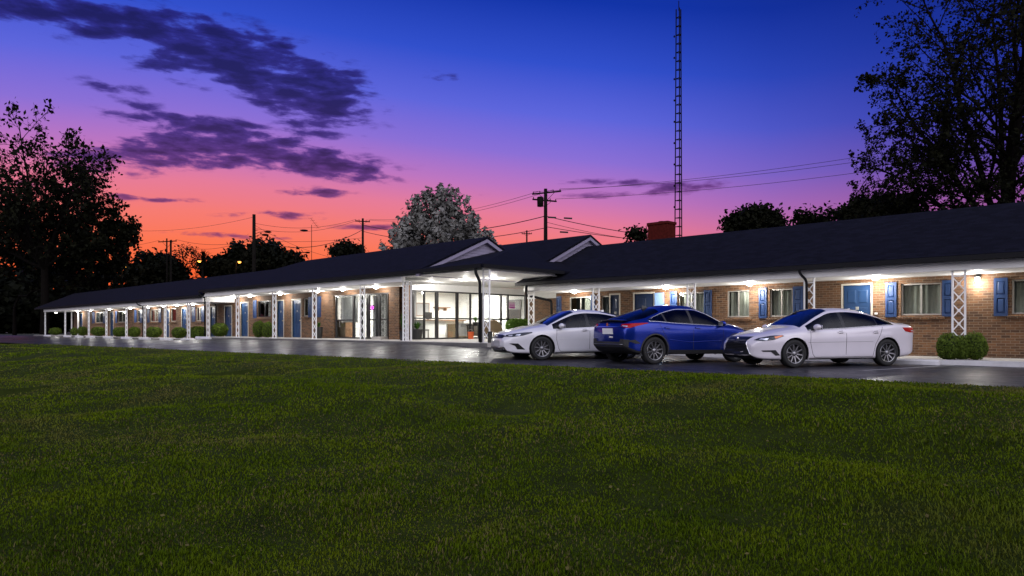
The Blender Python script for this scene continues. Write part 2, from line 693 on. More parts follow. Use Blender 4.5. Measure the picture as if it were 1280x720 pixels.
def mat_grass(name='grass', dry=(0.120, 0.095, 0.034)):
    m = bpy.data.materials.new(name)
    m.use_nodes = True
    nt = m.node_tree
    w = NT(nt)
    b = nt.nodes['Principled BSDF']
    tc = w.n('ShaderNodeTexCoord')
    n1 = w.noise(tc.outputs['Object'], 0.30, 5, 0.62, 0.5)
    n2 = w.noise(tc.outputs['Object'], 1.7, 4, 0.6)
    at_ = w.n('ShaderNodeAttribute', attribute_name='tone')
    f = w.m('ADD', w.m('MULTIPLY', n2, 0.55), w.m('MULTIPLY', at_.outputs['Fac'], 0.45))
    c = w.ramp(f, [(0.25, (0.038, 0.070, 0.002)), (0.5, (0.080, 0.122, 0.003)), (0.8, (0.140, 0.172, 0.006))])
    c = w.mix(w.m('MULTIPLY', w.smooth(n1, 0.50, 0.70), 0.62), c, dry)
    n3 = w.noise(tc.outputs['Object'], 0.75, 4, 0.6, 0.3)
    c = w.mix(w.m('MULTIPLY', w.smooth(n3, 0.50, 0.72), 0.45), c, (0.020, 0.040, 0.003))
    c = w.mix(w.m('MULTIPLY', w.smooth(at_.outputs['Fac'], 0.9, 1.0), 0.8), c, (0.13, 0.10, 0.045))
    w.link(c, b.inputs['Base Color'])
    b.inputs['Roughness'].default_value = 0.7
    b.inputs['Specular IOR Level'].default_value = 0.03
    return m


M = {}
M['brick'] = mat_brick()
M['chimney_brick'] = mat('chimney_brick', (0.062, 0.009, 0.007), 0.95, spec=0.05, var=0.35, vscale=9, bump=0.4)
M['roof'] = mat_roof()
M['white'] = mat('white_paint', (0.82, 0.82, 0.81), 0.55, var=0.06, vscale=2.5, bump=0.05)
M['soffit'] = mat('soffit_white', (0.82, 0.82, 0.80), 0.6, var=0.07, vscale=1.5)
M['siding'] = mat('gable_siding', (0.26, 0.235, 0.33), 0.6, var=0.08, vscale=2.0)
M['gutter'] = mat('black_gutter', (0.006, 0.006, 0.008), 0.7, spec=0.2)
M['blue_door'] = mat('blue_door_paint', (0.014, 0.046, 0.125), 0.42, var=0.15, vscale=2.0)
M['blue_shutter'] = mat('blue_shutter_paint', (0.011, 0.038, 0.125), 0.5, var=0.18, vscale=3.0)
M['navy_door'] = mat('navy_door_paint', (0.010, 0.022, 0.060), 0.35)
M['screen_door'] = mat('pale_screen_door', (0.20, 0.32, 0.55), 0.5)
M['frame_dark'] = mat('bronze_frame', (0.025, 0.024, 0.026), 0.4)
M['frame_tan'] = mat('aluminium_frame', (0.42, 0.40, 0.36), 0.45, metal=0.3)
M['frame_white'] = mat('door_trim', (0.55, 0.50, 0.42), 0.6)
M['curtain'] = mat('curtain', (0.74, 0.69, 0.58), 0.9, var=0.12, vscale=6)
M['curtain_grey'] = mat('curtain_grey', (0.30, 0.30, 0.30), 0.9, var=0.2, vscale=4)
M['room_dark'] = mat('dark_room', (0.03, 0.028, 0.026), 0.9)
M['glass'] = mat_glass('window_glass', (0.88, 0.92, 0.92), 0.75)
M['shop_glass'] = mat_glass('lobby_glass', (0.95, 0.97, 0.97), 0.55)
M['concrete'] = mat('concrete', (0.42, 0.40, 0.37), 0.75, var=0.22, vscale=1.2, bump=0.15)
M['kerb_shade'] = mat('shaded_kerb', (0.13, 0.125, 0.12), 0.8, var=0.4, vscale=0.8)  # concrete darkened: shadow on the left kerb face put into the colour
M['curb_paint'] = mat('worn_white_paint', (0.62, 0.61, 0.62), 0.6, var=0.25, vscale=2.0)
M['asphalt'] = mat_asphalt()
M['line_paint'] = mat('faded_line_paint', (0.34, 0.33, 0.32), 0.7, var=0.35, vscale=6)
M['grass'] = mat_grass()
M['soil_grass'] = mat('lawn_ground', (0.026, 0.036, 0.005), 0.9, spec=0.05, var=0.4, vscale=2.0, bump=0.6, bscale=25)
M['land'] = mat('far_ground', (0.016, 0.020, 0.008), 0.95, var=0.3, vscale=0.2)
M['brass'] = mat('brass', (0.55, 0.42, 0.2), 0.3, metal=0.9)
M['steel'] = mat('brushed_steel', (0.5, 0.5, 0.5), 0.3, metal=0.9)
M['bulb'] = mat('lit_bulb', (1, 1, 1), 0.4, emit=(1.0, 0.97, 0.90), estr=30.0)
M['lamp_base'] = mat('lamp_base', (0.6, 0.6, 0.58), 0.4)
M['lantern_metal'] = mat('lantern_metal', (0.10, 0.10, 0.10), 0.4, metal=0.5)
M['sodium'] = mat('sodium_bulb', (1, 0.6, 0.2), 0.4, emit=(1.0, 0.42, 0.06), estr=1.9)
M['pole'] = mat('weathered_pole', (0.007, 0.006, 0.005), 0.95, spec=0.05, var=0.3)
M['wire'] = mat('black_wire', (0.01, 0.01, 0.011), 0.6)
M['tower'] = mat('tower_steel', (0.006, 0.006, 0.007), 0.9, spec=0.05)
M['bark'] = mat('bark', (0.005, 0.004, 0.0035), 0.95, spec=0.05, var=0.3, vscale=4)
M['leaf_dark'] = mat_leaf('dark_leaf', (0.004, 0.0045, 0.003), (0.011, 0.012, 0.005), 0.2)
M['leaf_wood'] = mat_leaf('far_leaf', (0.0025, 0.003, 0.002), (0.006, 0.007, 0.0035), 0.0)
M['leaf_grey'] = mat_leaf('silver_leaf', (0.030, 0.030, 0.026), (0.23, 0.226, 0.21), 0.0, scale=0.9)
M['leaf_shrub'] = mat_leaf('boxwood_leaf', (0.022, 0.050, 0.008), (0.12, 0.17, 0.025), 0.15, scale=6.0)
M['leaf_pot'] = mat_leaf('pot_plant_leaf', (0.05, 0.12, 0.02), (0.16, 0.28, 0.05), 0.3, scale=6.0)
M['pot_dark'] = mat('dark_pot', (0.015, 0.015, 0.016), 0.5)
M['orange'] = mat('orange_plastic', (0.62, 0.10, 0.02), 0.45)
M['wood'] = mat('brown_wood', (0.20, 0.10, 0.045), 0.5, var=0.25, vscale=5)
M['room_white'] = mat('lobby_white', (0.80, 0.79, 0.76), 0.7)
M['room_floor'] = mat('lobby_floor', (0.45, 0.42, 0.38), 0.3, var=0.15)
M['grey_cloth'] = mat('grey_cloth', (0.28, 0.28, 0.28), 0.9)
M['tan_cloth'] = mat('tan_cloth', (0.24, 0.18, 0.11), 0.9, var=0.2)
M['black'] = mat('black_plastic', (0.012, 0.012, 0.012), 0.4)
M['pink_paper'] = mat('pink_paper', (0.75, 0.55, 0.72), 0.8)
M['magenta'] = mat('magenta_ink', (0.50, 0.06, 0.42), 0.8)
M['neon'] = mat('magenta_neon', (1, 0.3, 1), 0.5, emit=(1.0, 0.12, 0.85), estr=9.0)
M['panel_light'] = mat('ceiling_panel', (1, 1, 1), 0.5, emit=(1.0, 0.97, 0.92), estr=4.0)
# ------------------------------------------------------------------ ground
EDGE_X = [-140, -90, -60, -27, -14, 0, 30, 60]
EDGE_Y = [7.0, 8.5, 10.2, 12.7, 13.7, 14.4, 15.6, 16.5]
CURB_X = [-140, -88, -60, -46, -44, -30, -22, -18.5, -14, -12, 60]
CURB_Z = [-0.95, -0.82, -0.81, -0.80, -0.64, -0.62, -0.64, -0.70, -0.95, -1.0, -1.0]


def yedge(x):
    return np.interp(x, EDGE_X, EDGE_Y)


def zroad(x, y):
    e = yedge(x)
    g = np.interp(x, CURB_X, CURB_Z) + 1.0
    s = np.clip((y - e) / (17.9 - e), 0, 1)
    return -1.0 + g * s


def vnoise(x, y, seed=0):
    """cheap smooth value noise"""
    def h(i, j):
        v = np.sin(i * 127.1 + j * 311.7 + seed * 17.3) * 43758.5453
        return v - np.floor(v)
    i, j = np.floor(x), np.floor(y)
    f, g = x - i, y - j
    f, g = f * f * (3 - 2 * f), g * g * (3 - 2 * g)
    return (h(i, j) * (1 - f) + h(i + 1, j) * f) * (1 - g) + (h(i, j + 1) * (1 - f) + h(i + 1, j + 1) * f) * g


def zlawn(x, y):
    d = yedge(x) - y
    s = np.clip(d / 13.0, 0, 1)
    z = -0.985 - 0.62 * s * s * (3 - 2 * s)
    # a shallow swale crossing the lawn and general unevenness
    c = (d - 5.2 - 0.10 * (x + 12)) / 0.8
    z = z - 0.11 * np.exp(-c * c) + 0.06 * np.exp(-((c - 1.9) / 1.1) ** 2)
    a = np.clip(d / 1.5, 0, 1)
    z = z + a * (0.26 * (vnoise(x * 0.35, y * 0.35, 1) - 0.5) + 0.10 * (vnoise(x * 1.1, y * 1.1, 2) - 0.5))
    return z


def sheet(name, xs, yfun, n, zfun, m, smooth=True, **props):
    """grid sheet: for each x, n+1 rows between yfun(x) limits"""
    V, F = [], []
    for x in xs:
        y0, y1 = yfun(x)
        ys = np.linspace(y0, y1, n + 1)
        zs = zfun(np.full(n + 1, x), ys)
        V += [(x, y, z) for y, z in zip(ys, zs)]
    for i in range(len(xs) - 1):
        for j in range(n):
            a = i * (n + 1) + j
            F.append((a, a + n + 1, a + n + 2, a + 1))
    mb = MB().add(V, F)
    return mk(name, mb, m, smooth=smooth, **props)


# one wide sheet to the horizon, under everything
mk('ground', MB().add([(-1500, -1500, -1.95), (1500, -1500, -1.95), (1500, 1500, -1.95), (-1500, 1500, -1.95)],
                      [(0, 1, 2, 3)]), M['land'], kind='structure')
sheet('back_ground', np.linspace(-160, 70, 24), lambda x: (17.0, 200.0), 8,
      lambda x, y: np.full_like(x, -1.06), M['land'], kind='structure')
xs = np.concatenate([np.linspace(-140, -40, 51), np.linspace(-39, 60, 100)])
sheet('car_park', xs, lambda x: (float(yedge(x)) - 0.25, 22.4 if x > -19.5 else 18.3), 10,
      lambda x, y: zroad(x, y), M['asphalt'], kind='structure')
xs = np.concatenate([np.linspace(-140, -32, 60), np.linspace(-31, 20, 180), np.linspace(21, 60, 20)])
sheet('lawn', xs, lambda x: (-40.0 if x > -20 else -20.0, float(yedge(x))), 140, zlawn, M['soil_grass'], kind='structure')


def grass_blades(N, seed=3):
    g = np.random.default_rng(seed)
    D = np.exp(g.uniform(np.log(3.0), np.log(75.0), N))
    t = np.where(g.random(N) < 0.85, g.uniform(-0.95, 0.95, N), g.uniform(0.95, 1.7, N))
    x = D * (CR[0] * t + CF[0])
    y = D * (CR[1] * t + CF[1])
    # clumping
    x += g.normal(0, 0.04, N)
    y += g.normal(0, 0.04, N)
    ed = yedge(x) - y + g.normal(0, 0.05, N)
    ok = (ed > 0.0) & (x > -135)
    x, y, D, ed = x[ok], y[ok], D[ok], ed[ok]
    n = len(x)
    z = zlawn(x, y)
    patch = vnoise(x * 2.2, y * 2.2, 5)
    H = (0.013 + 0.019 * patch) * g.uniform(0.6, 1.35, n) * (1 + 0.15 * np.clip(D / 20, 0, 1))
    tall = g.random(n) < 0.02
    H = np.where(tall, H * 1.8, H)
    W = 0.0038 * np.clip(D / 4.0, 1, 9) ** 0.85 * g.uniform(0.7, 1.3, n)
    a = g.uniform(0, 2 * np.pi, n)
    lean = g.uniform(0.15, 1.0, n) * H
    la = a + np.pi / 2 + g.normal(0, 0.5, n)
    ca, sa = np.cos(a) * W, np.sin(a) * W
    lx, ly = np.cos(la) * lean, np.sin(la) * lean
    V = np.empty((n, 5, 3), np.float32)
    V[:, 0] = np.stack([x - ca, y - sa, z - 0.01], 1)
    V[:, 1] = np.stack([x + ca, y + sa, z - 0.01], 1)
    V[:, 2] = np.stack([x + ca * .7 + lx * .4, y + sa * .7 + ly * .4, z + H * .62], 1)
    V[:, 3] = np.stack([x - ca * .7 + lx * .4, y - sa * .7 + ly * .4, z + H * .62], 1)
    V[:, 4] = np.stack([x + lx, y + ly, z + H], 1)
    o = (np.arange(n) * 5)[:, None]
    T = np.concatenate([o + np.array([0, 1, 2]), o + np.array([0, 2, 3]), o + np.array([3, 2, 4])], 1).reshape(-1, 3)
    tone = np.clip(0.55 * g.random(n) + 0.45 * vnoise(x * 0.9, y * 0.9, 9), 0, 0.89)
    dry = g.random(n) < (0.025 + 0.45 * np.exp(-ed / 0.22) + 0.16 * (vnoise(x * 0.5, y * 0.5, 12) > 0.72))
    tone = np.where(dry, 1.0, tone)
    # scattered dead leaves and clippings lying in it
    k = 900
    D2 = np.exp(g.uniform(np.log(3.5), np.log(40), k))
    t2 = g.uniform(-.95, .95, k)
    px_, py_ = D2 * (CR[0] * t2 + CF[0]), D2 * (CR[1] * t2 + CF[1])
    keep = yedge(px_) - py_ > .05
    px_, py_ = px_[keep], py_[keep]
    k = len(px_)
    c = np.stack([px_, py_, zlawn(px_, py_) + .03], 1)
    u = g.normal(0, 1, (k, 3)) * np.array([1, 1, .35])
    u *= (g.uniform(.010, .024, k) / np.linalg.norm(u, axis=1))[:, None]
    v2 = np.cross(u, np.array([0, 0, 1.0]) + g.normal(0, .4, (k, 3))) * .6
    LV = np.stack([c - u, c + v2, c + u, c - v2], 1).reshape(-1, 3)
    o2 = (np.arange(k) * 4)[:, None] + n * 5
    LT = np.concatenate([o2 + np.array([0, 1, 2]), o2 + np.array([0, 2, 3])], 1).reshape(-1, 3)
    V = np.concatenate([V.reshape(-1, 3), LV])
    T = np.concatenate([T, LT])
    tone = np.concatenate([np.repeat(tone, 3), np.ones(2 * k)])
    mk_np('grass', V, T, M['grass'], attr=tone, kind='stuff',
          label='short mown dark green lawn grass sloping up to the car park', cat='grass')


grass_blades(660000)

# faded stall lines painted on the asphalt (angled like the parked cars)
def road_strip(pts, w, m, name, lift=0.004):
    V, F = [], []
    for i in range(len(pts) - 1):
        p, q = Vector(pts[i]), Vector(pts[i + 1])
        s = (q - p).normalized().cross(Vector((0, 0, 1))) * w / 2
        k = 8
        for j in range(k + 1):
            c = p.lerp(q, j / k)
            for sg in (-1, 1):
                v = c + s * sg
                V.append((v.x, v.y, float(zroad(np.array(v.x), np.array(v.y))) + lift))
        o = i * (k + 1) * 2
        F += [(o + 2 * j, o + 2 * j + 1, o + 2 * j + 3, o + 2 * j + 2) for j in range(k)]
    return mk(name, MB().add(V, F), m, kind='structure')


for k in range(7):
    x = -17.3 + k * 3.1
    road_strip([(x, 21.9, 0), (x - 0.9, 17.6, 0)], 0.10, M['line_paint'], 'stall_line')
# ------------------------------------------------------------------ the motel
XA0, XAB, XL, XR0, XR1 = -88.0, -45.2, -27.4, -21.4, 7.0
ZA, ZB, ZR = -0.72, -0.55, -0.87           # walk levels
YW, YWR = 20.2, 24.6                       # wall planes
motel = thing('motel_building', (-40.0, 21.0, -0.6),
              'long low brick motel with dark hipped roofs, white lattice porch posts and glowing lobby', 'motel')

# walks ------------------------------------------------------------
wk = MB().box(XA0, XAB, 17.9, YW + 0.1, -1.15, ZA)
wk.box(XAB, XL, 17.9, YW + 0.1, -1.15, ZB)
wk.box(XL, -18.9, 17.9, 29.1, -1.15, ZB - 0.004)
wk.box(-18.9, XR1 + 2, 22.12, YWR + 0.1, -1.15, ZR)
mk('walkway', wk, M['concrete'], kind='structure')
kb = MB().box(-18.9, XR1 + 2, 22.0, 22.118, -1.15, ZR + 0.006)
mk('kerb', kb, M['curb_paint'], kind='structure')
kb = MB().box(XA0, XAB, 17.78, 17.898, -1.15, ZA - 0.012).box(XAB, -18.9, 17.782, 17.896, -1.0, ZB - 0.012)
mk('kerb', kb, M['kerb_shade'], kind='structure')


# walls with openings -----------------------------------------------
def wall_x(mb, x0, x1, z0, z1, yf, th, openings):
    """front skin + reveals + back skin of a wall in plane y=yf with rectangular openings"""
    ops = sorted(openings)
    zs_all = sorted({z0, z1, *[o[2] for o in ops], *[o[3] for o in ops]})
    xs_all = sorted({x0, x1, *[o[0] for o in ops], *[o[1] for o in ops]})
    for i in range(len(xs_all) - 1):
        xa, xb = xs_all[i], xs_all[i + 1]
        xm = (xa + xb) / 2
        run = None
        for j in range(len(zs_all) - 1):
            za, zb = zs_all[j], zs_all[j + 1]
            zm = (za + zb) / 2
            hole = any(o[0] < xm < o[1] and o[2] < zm < o[3] for o in ops)
            if not hole:
                mb.add([(xa, yf, za), (xb, yf, za), (xb, yf, zb), (xa, yf, zb)], [(0, 1, 2, 3)])
                mb.add([(xa, yf + th, za), (xb, yf + th, za), (xb, yf + th, zb), (xa, yf + th, zb)], [(3, 2, 1, 0)])
    for a, b, c, d in ops:
        mb.add([(a, yf, c), (b, yf, c), (b, yf + th, c), (a, yf + th, c)], [(0, 1, 2, 3)])
        mb.add([(a, yf, d), (b, yf, d), (b, yf + th, d), (a, yf + th, d)], [(3, 2, 1, 0)])
        mb.add([(a, yf, c), (a, yf, d), (a, yf + th, d), (a, yf + th, c)], [(0, 3, 2, 1)])
        mb.add([(b, yf, c), (b, yf, d), (b, yf + th, d), (b, yf + th, c)], [(0, 1, 2, 3)])
    return mb


def curtain_mb(x0, x1, z0, z1, y, seed=0, amp=0.03):
    g = random.Random(seed)
    n = max(8, int((x1 - x0) / 0.03))
    ph = g.uniform(0, 6)
    V, F = [], []
    for i in range(n + 1):
        x = x0 + (x1 - x0) * i / n
        yy = y + amp * math.sin(i * 1.15 + ph) + amp * 0.6 * math.sin(i * 0.47 + ph * 2)
        V += [(x, yy, z0), (x, yy + 0.01, z1)]
    F = [(2 * i, 2 * i + 2, 2 * i + 3, 2 * i + 1) for i in range(n)]
    return MB().add(V, F)


def window(x0, x1, z0, z1, yf, parts='both', frame='frame_tan', cur='curtain', panes=2, sill=True):
    """sliding window: frame with mullion, panes, curtain behind, brick sill below"""
    f = 0.045
    mb = MB()
    y0, y1 = yf + 0.07, yf + 0.13
    mb.box(x0, x1, y0, y1, z0, z0 + f).box(x0, x1, y0, y1, z1 - f, z1)
    mb.box(x0, x0 + f, y0, y1, z0 + f, z1 - f).box(x1 - f, x1, y0, y1, z0 + f, z1 - f)
    if panes == 2:
        xm = (x0 + x1) / 2
        mb.box(xm - 0.025, xm + 0.025, y0 - 0.006, y1, z0 + f, z1 - f)
    w = mk('window', mb, M[frame], motel)
    xm = (x0 + x1) / 2
    spans = [(x0 + f, xm - 0.025), (xm + 0.025, x1 - f)] if panes == 2 else [(x0 + f, x1 - f)]
    for a, b in spans:
        mk('pane', MB().box(a, b, yf + 0.098, yf + 0.104, z0 + f, z1 - f), M['glass'], w)
    if parts == 'both':
        mk('curtain', curtain_mb(x0 + 0.03, x1 - 0.03, z0 + 0.04, z1 - 0.06, yf + 0.24, int(abs(x0) * 10)), M[cur], w)
    elif parts == 'right':
        mk('curtain', curtain_mb(xm + 0.1, x1 - 0.03, z0 + 0.04, z1 - 0.06, yf + 0.24, int(abs(x0) * 10)), M[cur], w)
    # the unlit room behind
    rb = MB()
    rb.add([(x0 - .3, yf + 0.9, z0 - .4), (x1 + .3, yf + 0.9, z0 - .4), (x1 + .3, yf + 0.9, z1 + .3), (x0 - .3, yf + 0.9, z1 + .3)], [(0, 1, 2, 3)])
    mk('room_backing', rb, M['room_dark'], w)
    if sill:
        sb = MB()
        n = max(4, int((x1 - x0 + 0.2) / 0.085))
        for i in range(n):
            a = x0 - 0.1 + (x1 - x0 + 0.2) * i / n
            b = a + (x1 - x0 + 0.2) / n - 0.008
            sb.add([(a, yf - 0.06, z0 - 0.13), (b, yf - 0.06, z0 - 0.13), (b, yf + 0.07, z0 - 0.11), (a, yf + 0.07, z0 - 0.11),
                    (a, yf - 0.065, z0 - 0.055), (b, yf - 0.065, z0 - 0.055), (b, yf + 0.07, z0 - 0.004), (a, yf + 0.07, z0 - 0.004)],
                   [(0, 3, 2, 1), (4, 5, 6, 7), (0, 1, 5, 4), (1, 2, 6, 5), (2, 3, 7, 6), (3, 0, 4, 7)])
        mk('sill', sb, M['brick'], w)
    return w


def shutter(x0, x1, z0, z1, yf):
    """two raised panels inside stiles and rails"""
    mb = MB()
    y0, y1 = yf - 0.045, yf - 0.004
    s = min(0.07, (x1 - x0) * 0.2)
    zm = z0 + (z1 - z0) * 0.52
    mb.box(x0, x0 + s, y0, y1, z0, z1).box(x1 - s, x1, y0, y1, z0, z1)
    for a, b in ((z0, z0 + .09), (zm - .05, zm + .05), (z1 - .09, z1)):
        mb.box(x0 + s, x1 - s, y0, y1, a, b)
    for a, b in ((z0 + .09, zm - .05), (zm + .05, z1 - .09)):
        xa, xb = x0 + s, x1 - s
        i = min(0.045, (xb - xa) * 0.2)
        yo, yi = y0 + 0.030, y0 + 0.008
        V = [(xa, yo, a), (xb, yo, a), (xb, yo, b), (xa, yo, b),
             (xa + i, yi, a + i), (xb - i, yi, a + i), (xb - i, yi, b - i), (xa + i, yi, b - i)]
        mb.add(V, [(0, 1, 5, 4), (1, 2, 6, 5), (2, 3, 7, 6), (3, 0, 4, 7), (4, 5, 6, 7)])
    return mk('shutter', mb, M['blue_shutter'], motel)


def door(x0, x1, z0, z1, yf, m='blue_door', trim='frame_white', handle_right=True):
    mb = MB()
    t = 0.06
    mb.box(x0 - t, x0, yf - 0.012, yf + 0.12, z0, z1 + t).box(x1, x1 + t, yf - 0.012, yf + 0.12, z0, z1 + t)
    mb.box(x0, x1, yf - 0.012, yf + 0.12, z1, z1 + t)
    dl = MB()
    y0, y1 = yf + 0.05, yf + 0.10
    dl.box(x0 + .004, x1 - .004, y0, y1, z0 + .02, z1 - .005)
    w = x1 - x0
    for (a, b) in ((0.12, 0.46), (0.54, 0.88)):          # raised panels
        for (c, d) in ((0.10, 0.36), (0.42, 0.68), (0.74, 0.93)):
            xa, xb = x0 + w * a, x0 + w * b
            za, zb = z0 + (z1 - z0) * c, z0 + (z1 - z0) * d
            i = 0.035
            V = [(xa, y0 - .002, za), (xb, y0 - .002, za), (xb, y0 - .002, zb), (xa, y0 - .002, zb),
                 (xa + i, y0 - .014, za + i), (xb - i, y0 - .014, za + i), (xb - i, y0 - .014, zb - i), (xa + i, y0 - .014, zb - i)]
            dl.add(V, [(0, 1, 5, 4), (1, 2, 6, 5), (2, 3, 7, 6), (3, 0, 4, 7), (4, 5, 6, 7)])
    d = mk('door', dl, M[m], motel)
    mk('door_frame', mb, M[trim], d)
    hx = x1 - 0.09 if handle_right else x0 + 0.09
    hb = MB().lathe([(0.03, 0), (0.03, -0.012), (0.012, -0.02), (0.012, -0.045), (0.032, -0.055), (0.03, -0.085), (0.0, -0.09)],
                    c=(hx, y0, z0 + 0.98), axis='y', n=12)
    mk('deadbolt', MB().lathe([(0.028, 0), (0.026, -0.018), (0.0, -0.02)], c=(hx, y0, z0 + 1.16), axis='y', n=12), M['brass'], d, smooth=True)
    mk('handle', hb, M['brass'], d, smooth=True)
    mk('door_viewer', MB().box((x0 + x1) / 2 - .05, (x0 + x1) / 2 + .05, y0 - .012, y0 - .003, z0 + 1.47, z0 + 1.57), M['frame_tan'], d)
    mk('threshold', MB().box(x0, x1, yf - 0.03, yf + 0.05, z0 - .02, z0 + 0.018), M['frame_tan'], d)
    return d


def px2(a, b, Y):
    return xat(a, Y), xat(b, Y)


# --- left wing, far part
opsA, opsB, opsR = [], [], []
winA = [(118.5, 129.0, 2), (147.0, 157.0, 2), (171.2, 175.0, 1), (187.2, 198.6, 2), (213.0, 220.0, 1), (244.6, 252.0, 2)]
shA = [(115.6, 118.3), (129.2, 131.8), (144.6, 146.8), (157.2, 159.6), (168.4, 171.0), (175.3, 178.9),
       (184.6, 187.0), (198.8, 201.6), (240.2, 244.3), (252.4, 255.6)]
doA = [(99.6, 103.2), (137.8, 141.8), (207.0, 211.6), (227.2, 233.2), (263.0, 269.4), (281.0, 289.6)]
for a, b, n in winA:
    x0, x1 = px2(a, b, YW)
    opsA.append((x0, x1, 0.50, 1.47))
for a, b in doA:
    x0, x1 = px2(a, b, YW)
    opsA.append((x0, x1, ZA, 1.43))
# --- left wing, raised part by the lobby
winB = [(321.5, 338.5, 2), (378.6, 385.0, 1)]
shB = [(317.0, 321.0), (386.0, 391.5), (395.5, 401.4)]
doB = [(301.5, 310.0), (346.5, 354.5), (365.5, 376.0)]
for a, b, n in winB:
    x0, x1 = px2(a, b, YW)
    opsB.append((x0, x1, 0.66, 1.66))
x0, x1 = px2(263.6, 269.6, YW)
for a, b in doB:
    x0, x1 = px2(a, b, YW)
    opsB.append((x0, x1, ZB, 1.60))
SF = px2(417.0, 486.0, YW)                # storefront beside the brick pier
opsB.append((SF[0], SF[1], ZB, 1.72))
# --- right wing
winR = [(711.0, 738.5, 'right'), (751.0, 762.5, 'both'), (847.6, 879.5, 'both'), (908.5, 936.5, 'both'), (962.0, 990.5, 'both'),
        (1126.0, 1176.5, 'both'), (1264.5, 1322.0, 'both')]
shR = [(696.2, 701.8), (739.0, 744.0), (838.0, 846.6), (880.2, 890.0), (949.0, 958.8), (991.5, 1004.0), (1107.0, 1121.0), (1178.0, 1192.5),
       (1242.5, 1260.0), (1326.0, 1346.0)]
doR = [(763.0, 774.0, 'navy_door'), (793.0, 817.0, 'navy_door'), (1054.0, 1088.5, 'blue_door')]
for a, b, n in winR:
    x0, x1 = px2(a, b, YWR)
    opsR.append((x0, x1, 0.40, 1.39))
for a, b, m in doR:
    x0, x1 = px2(a, b, YWR)
    opsR.append((x0, x1, ZR, 1.41))
XA_W = -82.7
wb = wall_x(MB(), XA_W, XAB, -1.1, 1.72, YW, 0.22, opsA)
wb.box(XA_W, XA_W + .22, YW + .221, 25.0, -1.1, 1.72).box(XA_W, XAB, 25.0, 25.2, -1.1, 1.95)
mk('brick_wall', wb, M['brick'], motel)
wb = wall_x(MB(), XAB, XL, -1.0, 2.02, YW, 0.22, opsB)
wb.box(XL - .22, XL, YW + .221, YW + 0.75, -1.0, 2.16)
wb.box(XAB, -33.6, 25.2, 25.4, -1.0, 2.2)
mk('brick_wall', wb, M['brick'], motel)
wb = wall_x(MB(), XR0, XR1, -1.1, 1.66, YWR, 0.22, opsR)
wb.box(XR1 - .22, XR1, YWR + .221, 30.2, -1.1, 2.0).box(XR0, XR1, 30.2, 30.4, -1.1, 2.0)
wb.box(XR0 - .001, XR0 + .22, YWR + .221, 30.2, -1.1, 2.0)
mk('brick_wall', wb, M['brick'], motel)
mk('brick_wall', MB().box(XL, XR0, 29.0, 29.2, -1.0, 1.62), M['brick'], motel)
mk('frieze', MB().box(XL + .1, XR0, 28.93, 29.05, 1.622, 2.16), M['white'], motel)
mk('brick_wall', MB().box(-33.8, -33.58, YW + .22, 29.2, -1.0, 2.16).box(-33.58, XL, 29.0, 29.2, -1.0, 2.16), M['brick'], motel)

for i, (a, b, n) in enumerate(winA):
    x0, x1 = px2(a, b, YW)
    window(x0, x1, 0.50, 1.47, YW, 'both' if i != 4 else 'right', cur='curtain' if i % 2 else 'curtain_grey', panes=n)
for a, b in shA:
    x0, x1 = px2(a, b, YW)
    shutter(x0, x1, 0.44, 1.52, YW)
for a, b in doA:
    x0, x1 = px2(a, b, YW)
    door(x0, x1, ZA, 1.43, YW)
for i, (a, b, n) in enumerate(winB):
    x0, x1 = px2(a, b, YW)
    window(x0, x1, 0.66, 1.66, YW, 'right' if i == 0 else 'both', frame='frame_dark' if i == 0 else 'frame_tan', panes=n)
for a, b in shB:
    x0, x1 = px2(a, b, YW)
    shutter(x0, x1, 0.60, 1.72, YW)
for a, b in doB:
    x0, x1 = px2(a, b, YW)
    door(x0, x1, ZB, 1.60, YW)
for i, (a, b, p) in enumerate(winR):
    x0, x1 = px2(a, b, YWR)
    window(x0, x1, 0.40, 1.39, YWR, p, panes=1 if i == 1 else 2, cur='curtain' if i not in (1,) else 'curtain_grey')
for a, b in shR:
    x0, x1 = px2(a, b, YWR)
    shutter(x0, x1, 0.35, 1.45, YWR)
for a, b, m in doR:
    x0, x1 = px2(a, b, YWR)
    door(x0, x1, ZR, 1.41, YWR, m)
# pale screen door folded back against the wall, house-number plates, bell button
x0, x1 = px2(819.0, 830.5, YWR)
sd = MB().box(x0, x0 + .08, YWR - .05, YWR - .015, ZR + .03, 1.42).box(x1 - .08, x1, YWR - .05, YWR - .015, ZR + .03, 1.42)
sd.box(x0 + .08, x1 - .08, YWR - .05, YWR - .015, ZR + .03, ZR + .25).box(x0 + .08, x1 - .08, YWR - .05, YWR - .015, 1.34, 1.42)
sd.box(x0 + .08, x1 - .08, YWR - .038, YWR - .027, ZR + .25, 1.34)
mk('screen_door', sd, M['screen_door'], motel)
x0, x1 = px2(1093.5, 1097.0, YWR)
mk('bell_plate', MB().box(x0, x1, YWR - .025, YWR - .003, 0.44, 0.50), M['white'], motel)

